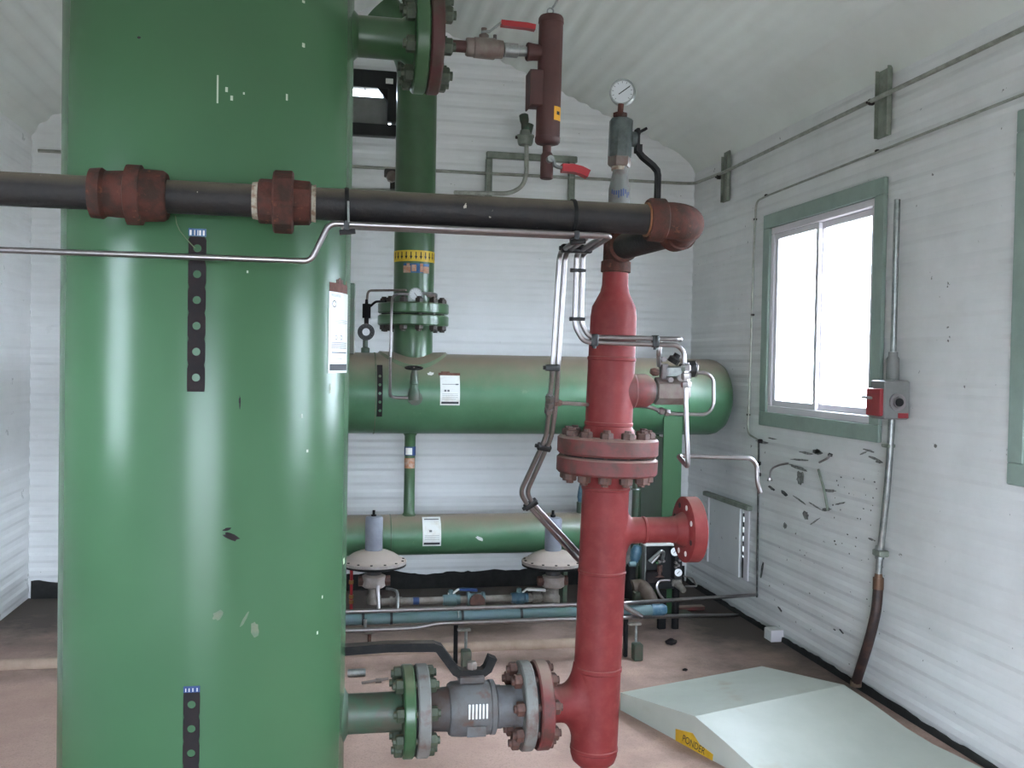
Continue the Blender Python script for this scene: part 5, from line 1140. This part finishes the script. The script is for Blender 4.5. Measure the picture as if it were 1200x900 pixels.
# dark scuffs and smears on the right wall
def smear(px, py, rx, ry, rot, k):
    c_ = PX(px, py, XW-.0115); s_ = mpp(c_); b = MB(); N = 18; b.v.append(c_)
    for j in range(N):
        q = 2*PI*j/N; rr = random.uniform(.75, 1.15); x, y = rx*math.cos(q)*rr, ry*math.sin(q)*rr
        x, y = x*math.cos(rot)-y*math.sin(rot), x*math.sin(rot)+y*math.cos(rot)
        b.v.append(c_+V(0, -x*s_*1.6, y*s_))
    for j in range(N): b.f.append((0, 1+j, 1+(j+1) % N))
    b.build('scuff', k, wr, ang=180)
wr = bpy.data.objects['wall_right']
for a in ((958, 530, 8, 3, 0, 'stain'), (945, 531, 11, 1.4, 0, 'stain'), (938, 539, 15, 1.2, .1, 'stain'), (973, 533, 4, 2.5, 0, 'grime'), (958, 529, 4, 3, .2, 'grime'),
          (935, 548, 14, 2.2, -.1, 'stain'), (938, 560, 6, 8, 0, 'stain'), (904, 572, 6, 2, -.3, 'grime'), (919, 578, 6, 2.6, -.3, 'grime'), (937, 586, 12, 1.3, -.3, 'stain'),
          (955, 593, 10, 1.1, -.25, 'stain'), (968, 597, 8, 2, .3, 'stain'), (985, 590, 8, 1, .4, 'stain'), (944, 604, 5, 5, .3, 'stain'), (955, 611, 10, 1, .7, 'stain'),
          (920, 616, 3, 4, 0, 'stain'), (1018, 528, 8, 1.4, -.1, 'stain'), (1024, 537, 9, 1.6, -.2, 'stain'), (1030, 541, 5, 2, 0, 'stain'), (1012, 531, 6, 1, .5, 'stain'),
          (893, 518, 11, 1.8, 0, 'stain'), (905, 514, 7, 1, 0, 'stain'), (893, 668, 2, 11, -.2, 'grime'), (972, 575, 9, 2, .2, 'stain'), (1021, 632, 4, 1.5, 0, 'stain'), (914, 714, 4, 1.6, -.5, 'grime'), (986, 740, 4, 1.5, -.5, 'grime'), (978, 738, 2, 1, 0, 'grime')): smear(*a)
for i in range(34): smear(random.uniform(975, 1046), random.uniform(555, 650), random.uniform(.5, 1.3), random.uniform(.5, 1.3), 0, 'grime')
for i in range(26): smear(random.uniform(905, 1040), random.uniform(640, 760), random.uniform(.4, 1.1), random.uniform(.4, 1.0), 0, 'stain')

# ---- emergency switch box beside the window
es = T('emergency_switch', 'grey switch box with red guard and push button beside the window', 'switch', PX(1030, 490, XW))
bx0, bx1 = PX(1049, 470, XW), PX(1012, 470, XW); yb0, yb1 = bx0.y, bx0.y+.10
zc_ = PX(1035, 468, XW-.1).z; hb = 45*mpp(PX(1035, 468, XW-.1))
yc_ = PX(1037, 468, XW-.1).y
MB().bbox(V(XW-.075, yc_, zc_), (.13, .12, hb), b=.006).build('box_body', 'box', es)
MB().bbox(V(XW-.145, yc_+.01, zc_-.012), (.02, .12, hb*.72), b=.006).build('red_guard', 'redplastic', es)
fy = yc_-.06
MB().lathe(V(XW-.075, fy, zc_-.01), V(0, -1, 0), [(0, 0), (0, .04), (.008, .04), (.008, .026), (.016, .024), (.016, 0)], 24).build('button_ring', 'steel', es)
MB().lathe(V(XW-.075, fy-.012, zc_-.01), V(0, -1, 0), [(0, 0), (0, .02), (.012, .018), (.014, 0)], 18).build('push_button', 'black', es)
MB().bbox(V(XW-.045, fy-.003, zc_-hb*.4), (.05, .006, .024)).build('red_strip', 'redplastic', es)
MB().tube([V(XW-.15, yc_+.02, zc_+.005), V(XW-.2, yc_+.03, zc_+.01)], .007, n=8).build('pull_pin', 'steel_dull', es)
# conduits above and below it
xq = XW-.04
c1_ = T('switch_conduit', 'galvanised conduit dropping from the switch box down the right wall', 'conduit', PX(1030, 655, xq))
MB().tube([V(xq, PX(1046, 470, xq).y, PX(1046, 470, xq).z), PX(1043, 530, xq), PX(1039, 580, xq), PX(1031, 652, xq)], .016, .08, 12).build('conduit_run', 'steel_dull', c1_)
MB().lathe(PX(1031, 640, xq), -Z1, [(0, 0), (0, .022), (.06, .022), (.06, 0)], 8).build('conduit_coupling', 'steel_dull', c1_)
MB().bbox(PX(1032, 648, xq), (.05, .07, .03)).build('conduit_strap', 'strut', c1_)
MB().bbox(PX(1041, 522, xq), (.04, .06, .02)).build('conduit_strap', 'strut', c1_)
c2_ = T('upper_conduit', 'bright conduit stub rising above the switch box at the right', 'conduit', PX(1046, 440, xq))
yv = PX(1047, 400, xq).y
MB().cyl(V(xq, yv, PX(1047, 412, xq).z), V(xq, yv, PX(1047, 235, xq).z), .014, 12).build('conduit_run', 'steel_dull', c2_)
MB().lathe(V(xq, yv, PX(1047, 445, xq).z), Z1, [(0, 0), (0, .03), (.02, .032), (.10, .03), (.11, .022), (.13, .022), (.13, 0)], 10).build('seal_fitting', 'box', c2_)
hs_ = T('flexible_hose', 'dark flexible hose curving down the right wall to the floor', 'hose', PX(1004, 800, XW-.06))
hp = [PX(1029, 690, xq), PX(1027, 715, xq-.02), PX(1021, 742, xq-.03), PX(1012, 772, xq-.03), PX(1003, 800, xq-.02)]
MB().tube(hp, .024, .12, 14).build('hose_run', 'hose', hs_)
MB().lathe(PX(1029.5, 672, xq), -Z1, [(0, 0), (0, .017), (.02, .02), (.02, .026), (.075, .026), (.075, .02), (.09, .02), (.09, 0)], 10).build('hose_nut', mat('brass_dirty', rgb(128, 96, 74), rough=.5, metal=.4), hs_)
MB().cyl(PX(1031, 650, xq), PX(1029.5, 674, xq), .016, 12).build('conduit_end', 'steel_dull', hs_)
MB().lathe(PX(1003, 798, xq-.02), -Z1, [(0, 0), (0, .028), (.025, .028), (.025, 0)], 10).build('hose_ferrule', 'wood', hs_)
# small outlet box low on the wall
ob = T('outlet_box', 'small pale grey box low on the right wall beyond the hood', 'box', PX(908, 761, XW))
pc_ = PX(907, 750, XW-.04); k = mpp(pc_)
MB().bbox(V(XW-.045, pc_.y, pc_.z), (.075, .09, 27*k), b=.004).build('box_body', 'white', ob)
MB().bbox(V(XW-.045, pc_.y-.048, pc_.z), (.079, .008, 28*k), b=.002).build('cover', 'frame_white', ob)

# ---- channel frame on the back wall
fy_ = YW-.03
fr = T('strut_rack', 'grey steel channel frame on the back wall behind the maroon pot', 'bracket', P(620, 235, fy_))
q0, q1 = P(570, 181, fy_), P(676, 188, fy_)
MB().bbox(((q0.x+q1.x)/2, fy_, (q0.z+q1.z)/2), (q1.x-q0.x, .04, .045)).build('top_channel', 'strut', fr)
for px in (573, 670):
    a0, a1 = P(px, 186, fy_), P(px, 238, fy_)
    MB().bbox((a0.x, fy_+.004, (a0.z+a1.z)/2), (.045, .03, a0.z-a1.z)).build('side_channel', 'strut', fr)
    for s_ in (-1, 1): MB().bbox((a0.x+s_*.019, fy_-.012, (a0.z+a1.z)/2), (.005, .03, a0.z-a1.z)).build('channel_lip', 'strut', fr)
# ---- gas detector on a bent conduit
YD = YW-.14; dz = m1(1, YD); D = lambda x, y: P(x, y, YD)
gd = T('gas_detector', 'grey green gas detector head on a bent conduit in front of the back wall', 'detector', D(617, 170))
MB().tube([D(617, 168), D(617, 205), D(612, 219), D(597, 227), D(540, 226), P(534, 225.5, YW-.02)], 2.6*dz, .12, 10).build('conduit_stem', 'conduit', gd)
MB().lathe(D(615.5, 170), Z1, [(0, 0), (0, 8*dz), (3*dz, 9*dz), (8*dz, 9.6*dz), (9*dz, 10.5*dz), (11*dz, 10.5*dz), (12*dz, 7*dz), (17*dz, 6*dz), (17*dz, 0)], 20).build('head_base', 'strut', gd)
MB().lathe(D(616.5, 157), D(613.5, 134)-D(616.5, 157), [(0, 0), (0, 5.5*dz), (12*dz, 4.5*dz), (16*dz, 5.5*dz), (22*dz, 5.5*dz), (23.5*dz, 3*dz), (23.5*dz, 0)], 16).build('sensor_body', 'green_old', gd)
MB().lathe(D(618, 156), D(622, 143)-D(618, 156), [(0, 0), (0, 5*dz), (11*dz, 4.5*dz), (12*dz, 0)], 14).build('plug', 'green_old', gd)
MB().lathe(D(607, 161), V(-1, 0, 0), [(-2*dz, 0), (-2*dz, 2*dz), (3*dz, 2*dz), (3*dz, 0)], 6).build('set_screw', 'bolt_dark', gd)
# brown clip pair left of the riser
o = T('riser_bracket', 'brown pipe bracket on the back wall just left of the green riser', 'bracket', P(455, 215, 6.3))
MB().bbox(P(457, 203, 6.3), (12*dz, .06, 8*dz)).build('bracket_arm', 'bolt_dark', o); MB().lathe(P(459, 208, 6.25), V(0, -1, 0), [(0, 0), (0, 6*dz), (.05, 6*dz), (.05, 0)], 8).build('bracket_nut', 'valve_steel', o); MB().bbox(P(460, 216, 6.3), (5*dz, .04, 12*dz)).build('bracket_leg', 'bolt_dark', o)
MB().tube([P(380, 222, YW-.03), P(455, 222.5, YW-.03), P(509, 224.5, YW-.03)], .01, n=8).build('lower_conduit', 'conduit', None, None, 'thin painted conduit on the back wall just above the black pipe', 'conduit')

# ================================================================== pale green sheet metal hood on the floor
A_ = PZ(727, 832, 0)
va_ = math.radians(18.5); v_ = V(math.cos(va_), math.sin(va_), 0); u_ = V(math.sin(va_), -math.cos(va_), 0); HL = .88
def onplane(px, py):                                 # hit of a ray on the upright side face
    d = ray(px, py); t = (A_-CAM).dot(v_)/d.dot(v_); p = CAM+d*t; return (p-A_).dot(u_), p.z
def SP(u, z, v): return A_+u_*u+v_*v+V(0, 0, z)
hd = T('metal_hood', 'pale green folded sheet metal hood lying on the floor against the right wall', 'hood', A_)
top_ = [(0, .080), (.526, .143), (.709, .102), (.862, .060), (1.0, .036), (1.25, .020)]
def vmax(u): return min(HL, (XW-.02-(A_+u_*u).x)/v_.x)
t_ = .004
for nm, v0 in (('side_panel', 0), ('end_panel', HL-t_)):
    tt_ = top_ if v0 == 0 else [q for q in top_ if vmax(q[0]) > HL-.001]
    b = MB(); b.prism([SP(tt_[0][0], 0, v0)]+[SP(u, z, v0) for u, z in tt_]+[SP(tt_[-1][0], 0, v0)], v_*t_); b.build(nm, 'hood', hd)
def sheet(pts, nm):
    b = MB(); k = len(pts)
    for u, z in pts: b.v += [SP(u, z+.002, -.003), SP(u, z+.002, vmax(u)), SP(u, z-.002, -.003), SP(u, z-.002, vmax(u))]
    for i in range(k-1):
        q = i*4; b.f += [(q, q+1, q+5, q+4), (q+2, q+6, q+7, q+3), (q, q+4, q+6, q+2), (q+1, q+3, q+7, q+5)]
    b.f += [(0, 2, 3, 1), (4*k-4, 4*k-3, 4*k-1, 4*k-2)]
    return b.build(nm, 'hood', hd)
sheet(top_[:2], 'rear_slope'); sheet(top_[1:], 'front_slope')
b = MB(); b.prism([SP(0, 0, 0), SP(0, .08, 0), SP(0, .08, HL), SP(0, 0, HL)], u_*t_); b.build('rear_panel', 'hood', hd)
# yellow maker's sticker on the side panel
corner = [onplane(x, y) for x, y in ((792, 854), (812, 859), (820, 872), (836, 884), (834.5, 896.5), (825, 890), (805, 878), (792, 868))]
b = MB(); b.prism([SP(u, z, -.0005) for u, z in corner], -v_*.0015); stk = b.build('sticker', 'sticker', hd, label='amber sticker with dark lettering')
(t0u, t0z), (t1u, t1z) = onplane(800, 867.5), onplane(826, 884)
tx = V(u_*(t1u-t0u)+V(0, 0, t1z-t0z)); tl = tx.length; tx.normalize(); tn = -v_; ty_ = tn.cross(tx)
cu = bpy.data.curves.new('sticker_text', 'FONT'); cu.body = 'PONDER'; cu.size = 1; cu.shear = .2; cu.extrude = .01
to = bpy.data.objects.new('sticker_text', cu); col.objects.link(to); bpy.context.view_layer.update()
me = bpy.data.meshes.new_from_object(to.evaluated_get(bpy.context.evaluated_depsgraph_get())); bpy.data.objects.remove(to)
xs = [v.co.x for v in me.vertices]; sc_ = tl/(max(xs)-min(xs))
for v in me.vertices:
    w_ = SP(t0u, t0z, 0)+tx*((v.co.x-min(xs))*sc_)+ty_*((v.co.y-.05)*sc_*1.2-.0)+tn*(.0025+v.co.z*sc_*.2); v.co = w_-rootloc(stk)
me.materials.clear(); me.materials.append(M['print_dark']); to = bpy.data.objects.new('lettering', me); col.objects.link(to); to.parent = stk
